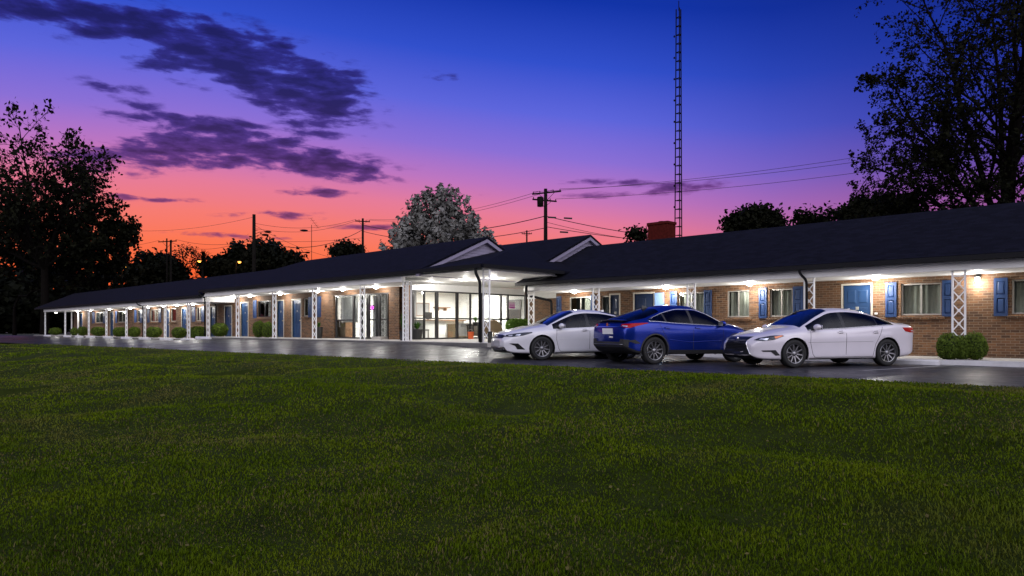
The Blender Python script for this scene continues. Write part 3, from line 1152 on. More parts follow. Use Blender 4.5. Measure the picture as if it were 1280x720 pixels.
# storefront by the pier ------------------------------------------------
sfb = MB()
def sfx(px):
    return xat(px, YW + 0.1)
zt = 1.72
sfb.box(SF[0], SF[1], YW + .05, YW + .15, zt - .07, zt).box(SF[0], SF[1], YW + .05, YW + .15, ZB, ZB + .08)
for px, w in ((417.6, .07), (420.6, .05), (442.5, .12), (452.5, .06), (459.5, .10), (461.5, .06), (471.0, .06), (474.5, .14), (485.4, .07)):
    x = sfx(px)
    sfb.box(x - w / 2, x + w / 2, YW + .046, YW + .154, ZB + .08, zt - .07)
for pa, pb in ((417.6, 442.5), (459.5, 471.0), (474.5, 485.4)):
    sfb.box(sfx(pa), sfx(pb), YW + .058, YW + .142, 0.38, 0.44)
sf = mk('storefront', sfb, M['frame_dark'], motel)
mk('pane', MB().box(SF[0] + .05, SF[1] - .05, YW + .098, YW + .104, ZB + .08, zt - .07), M['shop_glass'], sf)
mk('curtain', curtain_mb(sfx(421), sfx(441.5), .30, zt - .1, YW + .35, 5), M['room_white'], sf)
mk('curtain', curtain_mb(sfx(461), sfx(470), ZB + .1, zt - .1, YW + .35, 7), M['room_white'], sf)
mk('door_stop', MB().box(sfx(474), sfx(486), YW - .35, YW + .04, ZB, ZB + .13), M['concrete'], sf)

# lobby glass wall (recedes from the pier) --------------------------------
GZ0, GZ1 = ZB, 1.84
gl = MB()
Y0g, Y1g = 20.98, 28.98
gx0, gx1 = XL - .10, XL
gl.box(gx0, gx1, Y0g, Y1g, GZ1 - .07, GZ1).box(gx0, gx1, Y0g, Y1g, GZ0, GZ0 + .07)
for px, w in ((514.8, .12), (531.0, .06), (546.6, .16), (572.0, .13), (588.6, .06), (602.0, .10), (626.8, .08), (635.3, .07), (657.6, .10)):
    y = min(max(yat(px, XL), Y0g + w / 2), Y1g - w / 2)
    gl.box(gx0 - .004, gx1 + .006, y - w / 2, y + w / 2, GZ0 + .07, GZ1 - .07)
gl.box(gx0 + .01, gx1 - .004, Y0g, Y1g, 0.44, 0.51)
lg = mk('lobby_glazing', gl, M['frame_dark'], motel, label='tall dark framed lobby glass wall')
mk('pane', MB().box(XL - .053, XL - .047, Y0g + .05, Y1g - .05, GZ0 + .06, GZ1 - .06), M['shop_glass'], lg)
mk('frieze', MB().box(XL - .2, XL + .02, Y0g - .02, 29.0, GZ1, 2.17), M['white'], motel)
# lobby shell
sh = MB()
LX0, LX1, LY0, LY1, LZ0, LZ1 = -33.5, XL - .22, YW + .25, 28.95, ZB - .003, 2.12
sh.add([(LX0, LY0, LZ0), (LX0, LY1, LZ0), (LX0, LY1, LZ1), (LX0, LY0, LZ1)], [(0, 1, 2, 3)])
sh.add([(LX0, LY1, LZ0), (XL - .05, LY1, LZ0), (XL - .05, LY1, LZ1), (LX0, LY1, LZ1)], [(0, 1, 2, 3)])
sh.add([(LX0, LY0, LZ1), (XL - .02, LY0, LZ1), (XL - .02, LY1, LZ1), (LX0, LY1, LZ1)], [(0, 1, 2, 3)])
mk('lobby_wall', sh, M['room_white'], motel)
mk('lobby_floor', MB().box(LX0, XL - .01, YW + .23, LY1, ZB - .2, ZB + .002), M['room_floor'], motel)
pw = MB().box(-30.3, -30.2, 20.9, 23.4, ZB, LZ1 - .01)
mk('partition', pw, M['grey_cloth'], motel)
for (x, y) in ((-31.5, 22.6), (-31.5, 25.4), (-29.2, 22.6), (-29.2, 25.4), (-30.4, 27.8)):
    mk('ceiling_panel', MB().box(x - .6, x + .6, y - .3, y + .3, LZ1 - .03, LZ1 - .004), M['panel_light'], motel)

mk('frieze', MB().box(XAB - .06, XAB - .004, 18.36, YW - .002, 1.702, 2.0), M['white'], motel)
# beams, soffits, gutters -------------------------------------------------
mk('porch_beam', MB().box(XA0 + 2.6, XAB - .002, 18.15, 18.35, 1.66, 1.93), M['white'], motel)
mk('porch_beam', MB().box(XAB, -24.45, 18.15, 18.35, 1.97, 2.26), M['white'], motel)
mk('porch_beam', MB().box(XR0, XR1, 22.45, 22.65, 1.585, 1.83), M['white'], motel)
mk('canopy_beam', MB().box(-24.448, -19.45, 18.15, 18.35, 2.172, 2.26).box(-19.65, -19.45, 18.352, 22.3, 2.172, 2.26), M['white'], motel)
mk('soffit', MB().box(XA0 + 2.6, XAB - .002, 18.352, YW + .2, 1.66, 1.70), M['soffit'], motel)
mk('soffit', MB().box(XAB, XL - .002, 18.352, YW + .2, 1.97, 2.01).box(XL, -24.45, 18.352, 20.2, 1.99, 2.03), M['soffit'], motel)
mk('canopy_soffit', MB().box(XL + .022, -19.66, 18.352, 28.92, 2.173, 2.21), M['soffit'], motel)
mk('soffit', MB().box(XR0, XR1, 22.652, YWR + .15, 1.595, 1.635), M['soffit'], motel)
gt = MB().box(XA0, XAB - .01, 17.86, 17.99, 1.94, 2.07)
gt.box(XAB - .05, -19.3, 17.88, 18.01, 2.24, 2.38).box(-19.32, -19.19, 18.012, 22.6, 2.24, 2.38)
gt.box(XR0 - .25, XR1, 22.16, 22.29, 1.83, 1.96)
mk('gutter', gt, M['gutter'], motel)
fs = MB().box(XA0 + .1, XAB - .01, 17.992, 18.148, 1.935, 2.08).box(XAB - .04, -19.33, 18.012, 18.148, 2.262, 2.41)
fs.box(XR0 - .1, XR1, 22.292, 22.448, 1.832, 1.98)
mk('fascia', fs, M['gutter'], motel)


# roofs --------------------------------------------------------------
def roof(name, polys, th=0.10, label=None):
    idx, V, F = {}, [], []
    def vi(p):
        k = tuple(round(c, 4) for c in p)
        if k not in idx:
            idx[k] = len(V)
            V.append(k)
        return idx[k]
    F = [[vi(p) for p in poly] for poly in polys]
    n = len(V)
    V2 = V + [(x, y, z - th) for x, y, z in V]
    edges = {}
    for f in F:
        for a, b in zip(f, f[1:] + f[:1]):
            edges[(a, b)] = 1
    faces = [tuple(f) for f in F] + [tuple(i + n for i in reversed(f)) for f in F]
    for (a, b) in edges:
        if (b, a) not in edges:
            faces.append((b, a, a + n, b + n))
    return mk(name, MB().add(V2, faces), M['roof'], motel, label=label)


yr, zr = 21.5, 3.73
roof('roof', [[(XA0, 17.9, 2.09), (XAB - .06, 17.9, 2.09), (-39.4, yr, zr), (XA0, yr, zr)],
              [(XA0, yr, zr), (-39.4, yr, zr), (-39.4, 25.3, 2.0), (XA0, 25.3, 2.0)]])
yr, zr = 21.8, 4.08
roof('roof', [[(XAB - .1, 17.95, 2.39), (-23.0, 17.95, 2.39), (-23.0, yr, zr), (-38.8, yr, zr)],
              [(-38.8, yr, zr), (-23.0, yr, zr), (-23.0, 25.7, 2.3), (XAB - .1, 25.7, 2.3)],
              [(XAB - .1, 17.95, 2.39), (-38.8, yr, zr), (XAB - .1, 25.7, 2.3)]])
yr, zr = 26.4, 4.40
roof('roof', [[(-34.5, 22.4, 2.55), (-20.8, 22.4, 2.55), (-20.8, yr, zr), (-34.5, yr, zr)],
              [(-34.5, yr, zr), (-20.8, yr, zr), (-20.8, 30.4, 2.55), (-34.5, 30.4, 2.55)]])
roof('canopy_roof', [[(-28.2, 17.95, 2.392), (-19.25, 17.95, 2.392), (-25.0, 26.4, 4.39), (-28.2, 26.4, 4.39)],
                     [(-19.25, 17.95, 2.392), (-19.25, 26.4, 2.392), (-25.0, 26.4, 4.39)]])
yr, zr = 26.4, 3.86
roof('roof', [[(XR0 - .2, 22.2, 1.98), (XR1 + .4, 22.2, 1.98), (XR1 + .4, yr, zr), (XR0 - .2, yr, zr)],
              [(XR0 - .2, yr, zr), (XR1 + .4, yr, zr), (XR1 + .4, 30.8, 1.9), (XR0 - .2, 30.8, 1.9)]])


def gable(xe, ye, ze, yrg, zrg, yb, zb, wall_x_):
    """siding triangle, with a rake board standing proud of it"""
    g_ = MB()
    n = 14
    # lap siding strips
    zlo = ze - 0.25
    for i in range(n):
        za = zlo + (zrg - .14 - zlo) * i / n
        zb2 = zlo + (zrg - .14 - zlo) * (i + 1) / n
        def yl(z):
            return ye + (z - (ze - .12)) / (zrg - ze) * (yrg - ye) if z > ze - .12 else ye
        def yh(z):
            return yb - (z - (zb - .12)) / (zrg - zb) * (yb - yrg) if z > zb - .12 else yb
        V = [(wall_x_ + .025, yl(za), za), (wall_x_ + .025, yh(za), za), (wall_x_ + .006, yh(zb2), zb2), (wall_x_ + .006, yl(zb2), zb2)]
        g_.add(V, [(0, 1, 2, 3)])
        g_.add([V[0], V[1], (wall_x_ + .006, yh(za), za), (wall_x_ + .006, yl(za), za)], [(3, 2, 1, 0)])
    gp = mk('gable_wall', g_, M['siding'], motel)
    rk = MB()
    x0, x1 = wall_x_ + .03, xe - .02
    def board(pa, pb, d):
        (ya, za), (yb_, zb_) = pa, pb
        V = [(x0, ya, za - .10), (x1, ya, za - .10), (x1, yb_, zb_ - .10), (x0, yb_, zb_ - .10),
             (x0, ya, za - .10 - d), (x1, ya, za - .10 - d), (x1, yb_, zb_ - .10 - d), (x0, yb_, zb_ - .10 - d)]
        rk.add(V, [(0, 1, 2, 3), (7, 6, 5, 4), (0, 4, 5, 1), (1, 5, 6, 2), (2, 6, 7, 3), (3, 7, 4, 0)])
    board((ye, ze), (yrg, zrg), .16)
    board((yrg, zrg), (yb, zb), .16)
    mk('rake_board', rk, M['siding'], gp, fix=True)


gable(-23.0, 17.95, 2.39, 21.8, 4.08, 25.7, 2.3, -23.25)
gable(-20.8, 22.4, 2.55, 26.4, 4.40, 30.4, 2.55, -21.02)
gable(XR1 + .4, 22.2, 1.98, 26.4, 3.86, 30.8, 1.9, XR1 + .02)

# chimney
c = at(827, 31.4)
ch = MB().box(c.x - .50, c.x + .50, c.y - .32, c.y + .32, 3.0, 4.55)
ch.box(c.x - .54, c.x + .54, c.y - .36, c.y + .36, 4.552, 4.66)
chm = mk('chimney', ch, M['chimney_brick'], motel)
mk('flue', MB().lathe([(.14, 4.66), (.14, 4.72), (.10, 4.722), (.10, 4.66)], c=(c.x, c.y, 0), n=12), M['chimney_brick'], chm)


# lattice posts ------------------------------------------------------
def post_mb(h, w=0.30, wide=True):
    mb = MB()
    b = 0.046
    for s in (-1, 1):
        mb.box(s * w / 2 - b / 2, s * w / 2 + b / 2, -b / 2, b / 2, 0.012, h - .012)
    mb.box(-w / 2 - .04, w / 2 + .04, -.06, .06, 0, .012).box(-w / 2 - .04, w / 2 + .04, -.06, .06, h - .012, h)
    mb.box(-w / 2 + b / 2, w / 2 - b / 2, -b / 2, b / 2, h - .17, h - .14)
    n = 6
    z0, z1 = .06, h - .18
    for i in range(n):
        a, c = z0 + (z1 - z0) * i / n, z0 + (z1 - z0) * (i + 1) / n
        for s in (-1, 1):
            mb.bar((-s * w / 2, 0.004 * s, a), (s * w / 2, 0.004 * s, c), 0.030, 0.008, up=(0, 1, 0))
        zc = (a + c) / 2
        # small scroll ring where the bars cross
        ring = [(0.035 * math.cos(k * math.pi / 4), 0.012, zc + 0.035 * math.sin(k * math.pi / 4)) for k in range(9)]
        mb.tube(ring, 0.009, 4, cap=False)
    return mb


def place_posts(pxs, Y, z0, h, w, m='white'):
    first = None
    for px in pxs:
        x = xat(px, Y)
        if first is None:
            first = mk('porch_post', post_mb(h, w), M[m], motel)
            o = first
            base = Vector(motel.location)
        else:
            o = first.copy()
            COL.objects.link(o)
        o.location = Vector((x, Y, z0)) - Vector((0, 0, 0))
        # parent space is the motel's own, mesh is stored minus the motel origin
        o.parent = motel


place_posts([56.5, 81.5, 111, 133, 158, 181, 206.5, 236], 18.25, ZA, 1.66 - ZA, 0.34)
place_posts([260, 297, 343, 393, 453, 507], 18.25, ZB, 1.97 - ZB, 0.34)
place_posts([608], 18.27, ZB, 2.17 - ZB, 0.34)
place_posts([664, 745, 864, 1011.5, 1198.5, 1435], 22.55, ZR, 1.585 - ZR, 0.30)
for (px, Y) in ((89.5, 19.9), (97.5, 19.9)):
    x = xat(px, Y)
    mk('porch_post', MB().box(x - .05, x + .05, Y - .05, Y + .05, ZA, 1.66), M['white'], motel)
x = xat(508.5, 18.4)
for dx in (-.16, .20):
    mk('corner_column', MB().box(x + dx, x + dx + .06, 18.42, 18.48, ZB, 1.99), M['white'], motel)
x = xat(607, 18.27)
for dx in (-.24, .22):
    mk('post_boot', MB().box(x + dx, x + dx + .05, 18.17, 18.37, ZB, ZB + .42), M['black'], motel)


# downspouts -----------------------------------------------------------
def spout(pts, r=.042):
    P = [Vector(p) for p in pts]
    # rounded elbows
    out = [P[0]]
    for i in range(1, len(P) - 1):
        a, b, c_ = P[i - 1], P[i], P[i + 1]
        d1 = min(.12, (a - b).length / 2)
        d2 = min(.12, (c_ - b).length / 2)
        p1, p2 = b + (a - b).normalized() * d1, b + (c_ - b).normalized() * d2
        for k in range(4):
            t = k / 3
            out.append(p1 * (1 - t) ** 2 + b * 2 * t * (1 - t) + p2 * t * t)
    out.append(P[-1])
    mk('downspout', MB().tube(out, r, 8), M['gutter'], motel, smooth=True)


xa = xat(171, 17.92)
xb = xat(180, 18.1)
spout([(xa, 17.92, 1.95), (xa, 17.92, 1.78), (xb - .16, 18.08, 1.56), (xb - .16, 18.08, ZA + .05)])
xa = xat(249.5, 17.94)
xb = xat(258.5, 18.1)
spout([(xa, 17.94, 2.25), (xa, 17.94, 2.10), (xb - .25, 18.08, 1.86), (xb - .25, 18.08, ZB + .05)])
xw = xat(270, YW - .07)
spout([(xw - 2.6, 18.4, 1.93), (xw - .8, 19.4, 1.90), (xw, YW - .07, 1.6), (xw, YW - .07, ZB + .05)])
xa, xb = xat(594.5, 17.94), xat(605, 18.2)
spout([(xa, 17.94, 2.26), (xa, 17.94, 2.06), (xb - .12, 18.10, 1.76), (xb - .12, 18.10, ZB + .03)], .055)
xa = xat(657.5, 22.2)
xb = xat(668, 24.4)
spout([(xa, 22.22, 1.85), (xa, 22.22, 1.66), (XR0 - .12, 22.7, 1.45), (XR0 - .12, 24.4, 1.25), (XR0 - .12, 24.5, ZR)], .06)
xa, xb = xat(999, 22.2), xat(1009, 22.45)
spout([(xa, 22.22, 1.86), (xa, 22.22, 1.72), (xb, 22.40, 1.5), (xb, 22.40, ZR + .04)])
xa = xat(657, 22.9)
spout([(-19.5, 22.4, 2.26), (-19.9, 22.42, 2.15), (-20.9, 22.42, 2.02)], .04)
# ------------------------------------------------------------------ porch lamps
def point_light(name, loc, watts, parent, r=0.07, col=(1.0, 0.955, 0.89)):
    ld = bpy.data.lights.new(name, 'POINT')
    ld.energy = watts * PORCH_W
    ld.shadow_soft_size = r
    ld.color = col
    o = bpy.data.objects.new(name, ld)
    COL.objects.link(o)
    o.parent = parent
    o.location = Vector(loc) - ORG[parent.name]
    return o


def dome_lamp(x, y, z, watts, label, group, r=0.10):
    """ceiling lamp: metal pan and a lit glass bowl"""
    t = thing('porch_lamp', (x, y, z), label, 'lamp', group)
    mk('pan', MB().lathe([(r * 1.12, z - .002), (r * 1.12, z - .03), (r, z - .034)], c=(x, y, 0), n=20), M['lamp_base'], t)
    mk('bowl', MB().lathe([(r, z - .035), (r * .96, z - .052), (r * .75, z - .068), (r * .4, z - .078), (0.001, z - .08)], c=(x, y, 0), n=20),
       M['bulb'], t, smooth=True)
    point_light('lamp_light', (x, y, z - .24), watts * 2.3, t)
    return t


def lantern(x, yf, z, watts, label, group):
    """jelly-jar wall lantern on a bracket"""
    t = thing('wall_lantern', (x, yf, z), label, 'lamp', group)
    y = yf - .13
    mk('bracket', MB().box(x - .06, x + .06, yf - .025, yf - .003, z - .06, z + .10).tube([(x, yf - .02, z + .04), (x, y, z + .07), (x, y, z + .02)], .012, 6),
       M['lantern_metal'], t)
    mk('cap', MB().lathe([(.02, z + .05), (.10, z + .005), (.10, z - .01), (.055, z - .012)], c=(x, y, 0), n=16), M['lantern_metal'], t)
    mk('jar', MB().lathe([(.05, z - .014), (.058, z - .06), (.055, z - .12), (.03, z - .155), (0.001, z - .16)], c=(x, y, 0), n=16), M['bulb'], t, smooth=True)
    point_light('lamp_light', (x, y - .10, z - .20), watts * 1.5, t)
    return t


def downlight(x, y, z, watts, label, group):
    t = thing('canopy_downlight', (x, y, z), label, 'lamp', group)
    mk('trim_ring', MB().lathe([(.10, z - .002), (.15, z - .004), (.15, z - .014), (.10, z - .016)], c=(x, y, 0), n=20, caps=False), M['white'], t)
    mk('lens', MB().lathe([(.10, z - .004), (.10, z - .012), (0.001, z - .013)], c=(x, y, 0), n=20), M['bulb'], t)
    point_light('lamp_light', (x, y, z - .16), watts, t, .10)
    return t


GA, GB, GR = ('dome lamps under the far left porch', 'dome lamps under the porch beside the lobby', 'lamps along the right wing porch')
numA = ['first', 'second', 'third', 'fourth', 'fifth', 'sixth', 'seventh', 'eighth', 'ninth']
pxA = [70, 97, 113, 137, 163, 185, 204.5, 221, 241]
for i, px in enumerate(pxA):
    dome_lamp(xat(px, 19.7), 19.7, 1.66, 26, 'small lit dome lamp on far porch ceiling, %s from the left end of the motel' % numA[i], GA)
lB = ['small lit dome lamp on ceiling above the first two blue doors of the raised porch',
      'lit dome lamp on ceiling just left of the twin pane window beside the double shrub',
      'bright dome lamp behind the lattice post right of the double shrub',
      'lit dome lamp behind the lattice post just left of the glass storefront',
      'lit dome lamp on ceiling directly above the curtained storefront pane',
      'lit dome lamp on ceiling above the storefront entry beside the brick pier']
for px, l in zip([292, 312, 350, 396.5, 428.5, 470], lB):
    dome_lamp(xat(px, 19.7), 19.7, 1.97, 26, l, GB)
lR = ['dim dome lamp on soffit above the half curtained window beside the lobby court',
      'bright dome lamp above the pale blue screen door behind the blue car',
      'bright dome lamp right of the plain curtained window without shutters',
      'bright dome lamp above the blue door behind the right white sedan']
for (px, wt_), l in zip([(718, 22), (832, 42), (937, 42), (1094, 46)], lR):
    dome_lamp(xat(px, 24.1), 24.1, 1.595, wt_, l, GR)
lantern(xat(1222, 24.5), 24.6, 1.50, 40, 'lit jelly jar wall lantern on brick beside the lattice post with the shrub', GR)
lantern(xat(1372, 24.5), 24.6, 1.50, 30, 'lit wall lantern on brick beyond the last shuttered window', GR)
lC = ['recessed round downlight nearest the brick pier under the lobby canopy',
      'brightest recessed downlight in the middle of the lobby canopy',
      'recessed downlight just right of the corner post under the lobby canopy',
      'recessed downlight at the right wing corner of the lobby canopy']
for (x, y, w_), l in zip([(-26.4, 21.3, 80), (-24.0, 21.4, 120), (-22.3, 21.5, 80), (-23.0, 25.2, 120)], lC):
    downlight(x, y, 2.173, w_, l, 'recessed downlights under the lobby canopy')
for (x, y) in ((-31.5, 22.6), (-29.2, 25.4), (-30.4, 27.8)):
    ld = bpy.data.lights.new('ceiling_panel_light', 'AREA')
    ld.shape = 'RECTANGLE'
    ld.size, ld.size_y = 1.2, 0.6
    ld.energy = 420
    ld.color = (1.0, 0.96, 0.90)
    o = bpy.data.objects.new('ceiling_panel_light', ld)
    COL.objects.link(o)
    o.parent = motel
    o.location = Vector((x, y, 2.06)) - ORG[motel.name]


# ------------------------------------------------------------------ leafy shapes
def leaf_cards(C, N, size, g, up=0.0, aspect=1.6, tilt=1.0):
    """diamond leaves at centres C, facing roughly along N. returns V, F"""
    n = len(C)
    d = N + g.normal(0, tilt, (n, 3))
    d /= np.linalg.norm(d, axis=1)[:, None] + 1e-9
    a = g.normal(0, 1, (n, 3))
    a[:, 2] += up
    a -= d * np.sum(a * d, axis=1)[:, None]
    a /= np.linalg.norm(a, axis=1)[:, None] + 1e-9
    b = np.cross(d, a)
    s = size * g.uniform(0.6, 1.35, n)[:, None]
    V = np.empty((n, 4, 3))
    V[:, 0] = C - a * s * aspect / 2
    V[:, 1] = C + b * s * 0.5
    V[:, 2] = C + a * s * aspect / 2
    V[:, 3] = C - b * s * 0.5
    F = (np.arange(n) * 4)[:, None] + np.array([0, 1, 2, 3])
    return V.reshape(-1, 3), F


def shrub_mesh(lobes, n, leaf, seed, boxy=2.25):
    """clipped shrub: leaves in the outer shell of rounded lobes (cx,cy,cz,rx,ry,rz)"""
    g = np.random.default_rng(seed)
    Cs, Ns = [], []
    for (cx, cy, cz, rx, ry, rz) in lobes:
        k = int(n / len(lobes))
        d = g.normal(0, 1, (k, 3))
        d /= np.linalg.norm(d, axis=1)[:, None]
        sup = (np.abs(d) ** boxy).sum(1) ** (-1 / boxy)
        bump = 1 + 0.10 * (vnoise(d[:, 0] * 3 + seed, d[:, 1] * 3 + d[:, 2] * 2, seed) - 0.5) * 2
        r = sup * bump * (1 - np.abs(g.normal(0, 0.10, k)) + (g.random(k) < .04) * g.uniform(0, .16, k))
        P = d * r[:, None] * np.array([rx, ry, rz]) + np.array([cx, cy, cz])
        Cs.append(P)
        Ns.append(d)
    C, N = np.concatenate(Cs), np.concatenate(Ns)
    keep = C[:, 2] > 0.015
    C, N = C[keep], N[keep]
    V, F = leaf_cards(C, N * 1.2, leaf, g, up=0.3, tilt=0.7)
    tone = np.clip(0.35 + 0.5 * g.random(len(C)) + 0.15 * N[:, 2], 0, 1)
    return V, F, tone


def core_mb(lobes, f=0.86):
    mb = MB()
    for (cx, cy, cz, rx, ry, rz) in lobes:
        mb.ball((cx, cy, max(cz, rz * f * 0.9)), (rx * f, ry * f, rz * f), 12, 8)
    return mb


def shrub(loc, lobes, n, leaf, seed, label, group, proto=None):
    if proto is None:
        t = thing('boxwood_shrub', (0, 0, 0), label, 'shrub', group)
        V, F, tone = shrub_mesh(lobes, n, leaf, seed)
        mk_np('foliage', V, F, M['leaf_shrub'], t, attr=tone)
        mk('twigs', core_mb(lobes), M['bark_green'], t, smooth=True)
        sm = MB()
        for (cx, cy, cz, rx, ry, rz) in lobes:
            for k in range(3):
                a = k * 2.1 + seed
                sm.tube([(cx + .05 * math.cos(a), cy + .05 * math.sin(a), 0), (cx + rx * .4 * math.cos(a), cy + ry * .4 * math.sin(a), cz)], .02, 5)
        mk('stem', sm, M['bark'], t)
    else:
        t = dup_tree(proto, label=label)
    t.location = loc
    return t


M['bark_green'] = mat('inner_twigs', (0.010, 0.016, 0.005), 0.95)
protos = [shrub((0, 0, -50), [(0, 0, .40, .50, .48, .40)], 3200, .042, 1, 'x', 'x'),
          shrub((0, 0, -50), [(0, 0, .36, .62, .52, .36)], 3600, .042, 2, 'x', 'x'),
          shrub((0, 0, -50), [(-.28, .02, .38, .44, .45, .38), (.36, -.05, .36, .42, .43, .36)], 4200, .042, 3, 'x', 'x')]
GS = 'clipped boxwood shrubs along the left porch'
spec = [  # px, width px, height px, prototype, label
    (69.5, 16, 9.5, 1, 'small low shrub at the open left end of the porch'),
    (92.8, 9, 10.0, 0, 'narrow round shrub beside the thin white post near the left end'),
    (103.2, 12, 11.5, 0, 'round shrub just right of the narrowest one near the left end'),
    (123.0, 16.5, 12.0, 1, 'wide clipped shrub under the first shuttered window from the left end'),
    (149.5, 16.5, 12.2, 1, 'wide clipped shrub under the second shuttered window from the left end'),
    (168.0, 14, 12.8, 0, 'round shrub left of the porch post with the first black downspout'),
    (192.5, 18.5, 13.8, 1, 'wide shrub under the brown shuttered window right of the first black downspout'),
    (224.0, 18, 14.0, 0, 'round shrub in front of the blue door of the far left wing'),
    (247.5, 20.5, 16.0, 1, 'largest wide shrub just left of the porch roof step'),
    (274.5, 21.0, 17.0, 0, 'rounded shrub just right of the black downspout at the porch roof step'),
    (328.5, 24.5, 20.5, 2, 'big double shrub under the window between two blue doors')]
for i, (px, wpx, hpx, pi, lab) in enumerate(spec):
    Y = 18.85 if i < 9 else 19.0
    p = at(px, 1.0)
    D = Y / p.y
    zb = ZA if i < 9 else ZB
    W, H = wpx * D / F_PX, hpx * D / F_PX
    t = dup_tree(protos[pi], label=lab)
    t['group'] = GS
    t.location = (p.x * D, Y, zb)
    bw = {0: 1.0, 1: 1.22, 2: 1.42}[pi]
    bh = {0: .80, 1: .72, 2: .75}[pi]
    t.scale = (W / bw, W / bw, H / bh)
    t.rotation_euler = (0, 0, 0.785 if pi == 2 else i * 1.3)
for p in protos:
    for c in list(p.children):
        bpy.data.objects.remove(c)
    bpy.data.objects.remove(p)
x = xat(1202, 22.55)
sr = shrub((x, 22.52, ZR), [(-.30, -.10, .36, .30, .32, .36), (.02, .04, .33, .26, .30, .33), (.32, .08, .37, .30, .32, .37)], 11000, .030, 8,
           'broad clipped shrub wrapped round the lattice post at the right end', 'shrubs by the right porch')
sr.rotation_euler = (0, 0, 0.25)

# white wheel stops along the far porch
proto = None
GW = 'white wheel stops along the far left porch'
words = ['first', 'second', 'third', 'fourth', 'fifth', 'sixth', 'seventh', 'eighth', 'ninth', 'tenth']
for i, px in enumerate([59, 84, 99, 113, 135, 158, 181, 208, 235, 254]):
    x = xat(px, 17.55)
    z = float(zroad(np.array(x), np.array(17.5)))
    lab = 'white concrete wheel stop at the porch edge, %s from the left end' % words[i]
    if proto is None:
        poly = [(-.09, 0), (.09, 0), (.09, .09), (.05, .15), (-.05, .15), (-.09, .09)]
        proto = mk('wheel_stop', MB().prism_x(poly, -1.0, 1.0), M['curb_paint'], loc=(0, 0, 0), label=lab, cat='wheel stop', group=GW)
        o = proto
    else:
        o = dup_tree(proto, label=lab)
    o.location = (x, 17.55, z - .01)
# painted end block of the right kerb
x = xat(1137, 21.6)
z = float(zroad(np.array(x), np.array(21.6)))
o = mk('wheel_stop', MB().prism_x([(-.10, -.01), (.10, -.01), (.09, .10), (.05, .13), (-.05, .13), (-.09, .10)], -.7, .7), M['curb_paint'],
       loc=(0, 0, 0), label='white painted wheel stop at the kerb behind the right white sedan', cat='wheel stop')
o.location = (x, 21.7, z)


# ------------------------------------------------------------------ pots and lobby furniture
def potted(name, loc, r0, r1, h, leaf_h, leaf_r, n, label, seed, mpot='pot_dark', grass=False, cat='potted plant'):
    t = thing(name, loc, label, cat)
    x, y, z = loc
    mk('pot', MB().lathe([(r0, z), (r1 * .96, z + h * .9), (r1, z + h * .9), (r1, z + h), (r1 * .88, z + h), (r1 * .85, z + h * .9), (0.001, z + h * .9)],
                         c=(x, y, 0), n=18), M[mpot], t)
    g = np.random.default_rng(seed)
    mb = MB()
    for i in range(n):
        a = g.uniform(0, 6.28)
        s = g.uniform(0.2, 1.0)
        L = leaf_h * g.uniform(.55, 1.0)
        w = 0.010 if grass else 0.035
        p0 = Vector((x, y, z + h * .88))
        out = Vector((math.cos(a), math.sin(a), 0)) * leaf_r * s
        side = Vector((-math.sin(a), math.cos(a), 0)) * w
        p1 = p0 + out * .45 + Vector((0, 0, L * .62))
        p2 = p0 + out + Vector((0, 0, L * (.95 if s < .6 else .7)))
        mb.add([p0 - side * .3, p0 + side * .3, p1 + side, p1 - side, p2], [(0, 1, 2, 3), (3, 2, 4)])
    mk('foliage', mb, M['leaf_pot'], t)
    return t


def onY(px, Y):
    return xat(px, Y)


potted('potted_plant', (onY(504.0, 18.9), 18.9, ZB), .13, .17, .42, .95, .30, 60, 'tall green plant in a pot against the brick pier by the porch corner', 1)
y = yat(521.5, XL + .5)
potted('potted_plant', (XL + .5, y, ZB), .20, .28, .50, .50, .40, 46, 'leafy plant in a wide black tub in front of the first lobby pane', 2)
potted('potted_plant', (onY(398.5, 19.6), 19.6, ZB), .17, .22, .60, .38, .22, 46, 'green topped dark tall planter behind the lattice post near the storefront', 3)
y = yat(594.5, XL + .45)
st = thing('plant_stand', (XL + .45, y, ZB), 'dark square stand outside the lobby glass holding a spiky plant', 'stand')
mk('top', MB().box(XL + .2, XL + .7, y - .42, y + .42, .10, .14), M['black'], st)
for sx in (-.2, .2):
    for sy in (-.36, .36):
        mk('leg', MB().box(XL + .45 + sx - .02, XL + .45 + sx + .02, y + sy - .02, y + sy + .02, ZB, .10), M['black'], st)
potted('potted_plant', (XL + .45, y, .142), .12, .17, .16, .42, .36, 60, 'spiky dry grass plant in a bowl on the dark stand outside the lobby', 4, grass=True)
y = yat(588.5, XL + .75)
bk = thing('orange_bucket', (XL + .75, y, ZB), 'orange bucket on the paving in front of the lobby glass', 'bucket')
mk('body', MB().lathe([(.13, ZB), (.165, ZB + .34), (.175, ZB + .34), (.175, ZB + .36), (.155, ZB + .36), (.12, ZB + .02), (0.001, ZB + .02)],
                      c=(XL + .75, y, 0), n=18), M['orange'], bk)
mk('handle', MB().tube([(XL + .75, y + .17 * math.cos(a), ZB + .34 + .14 * math.sin(a)) for a in np.linspace(0, math.pi, 9)], .006, 5), M['steel'], bk)
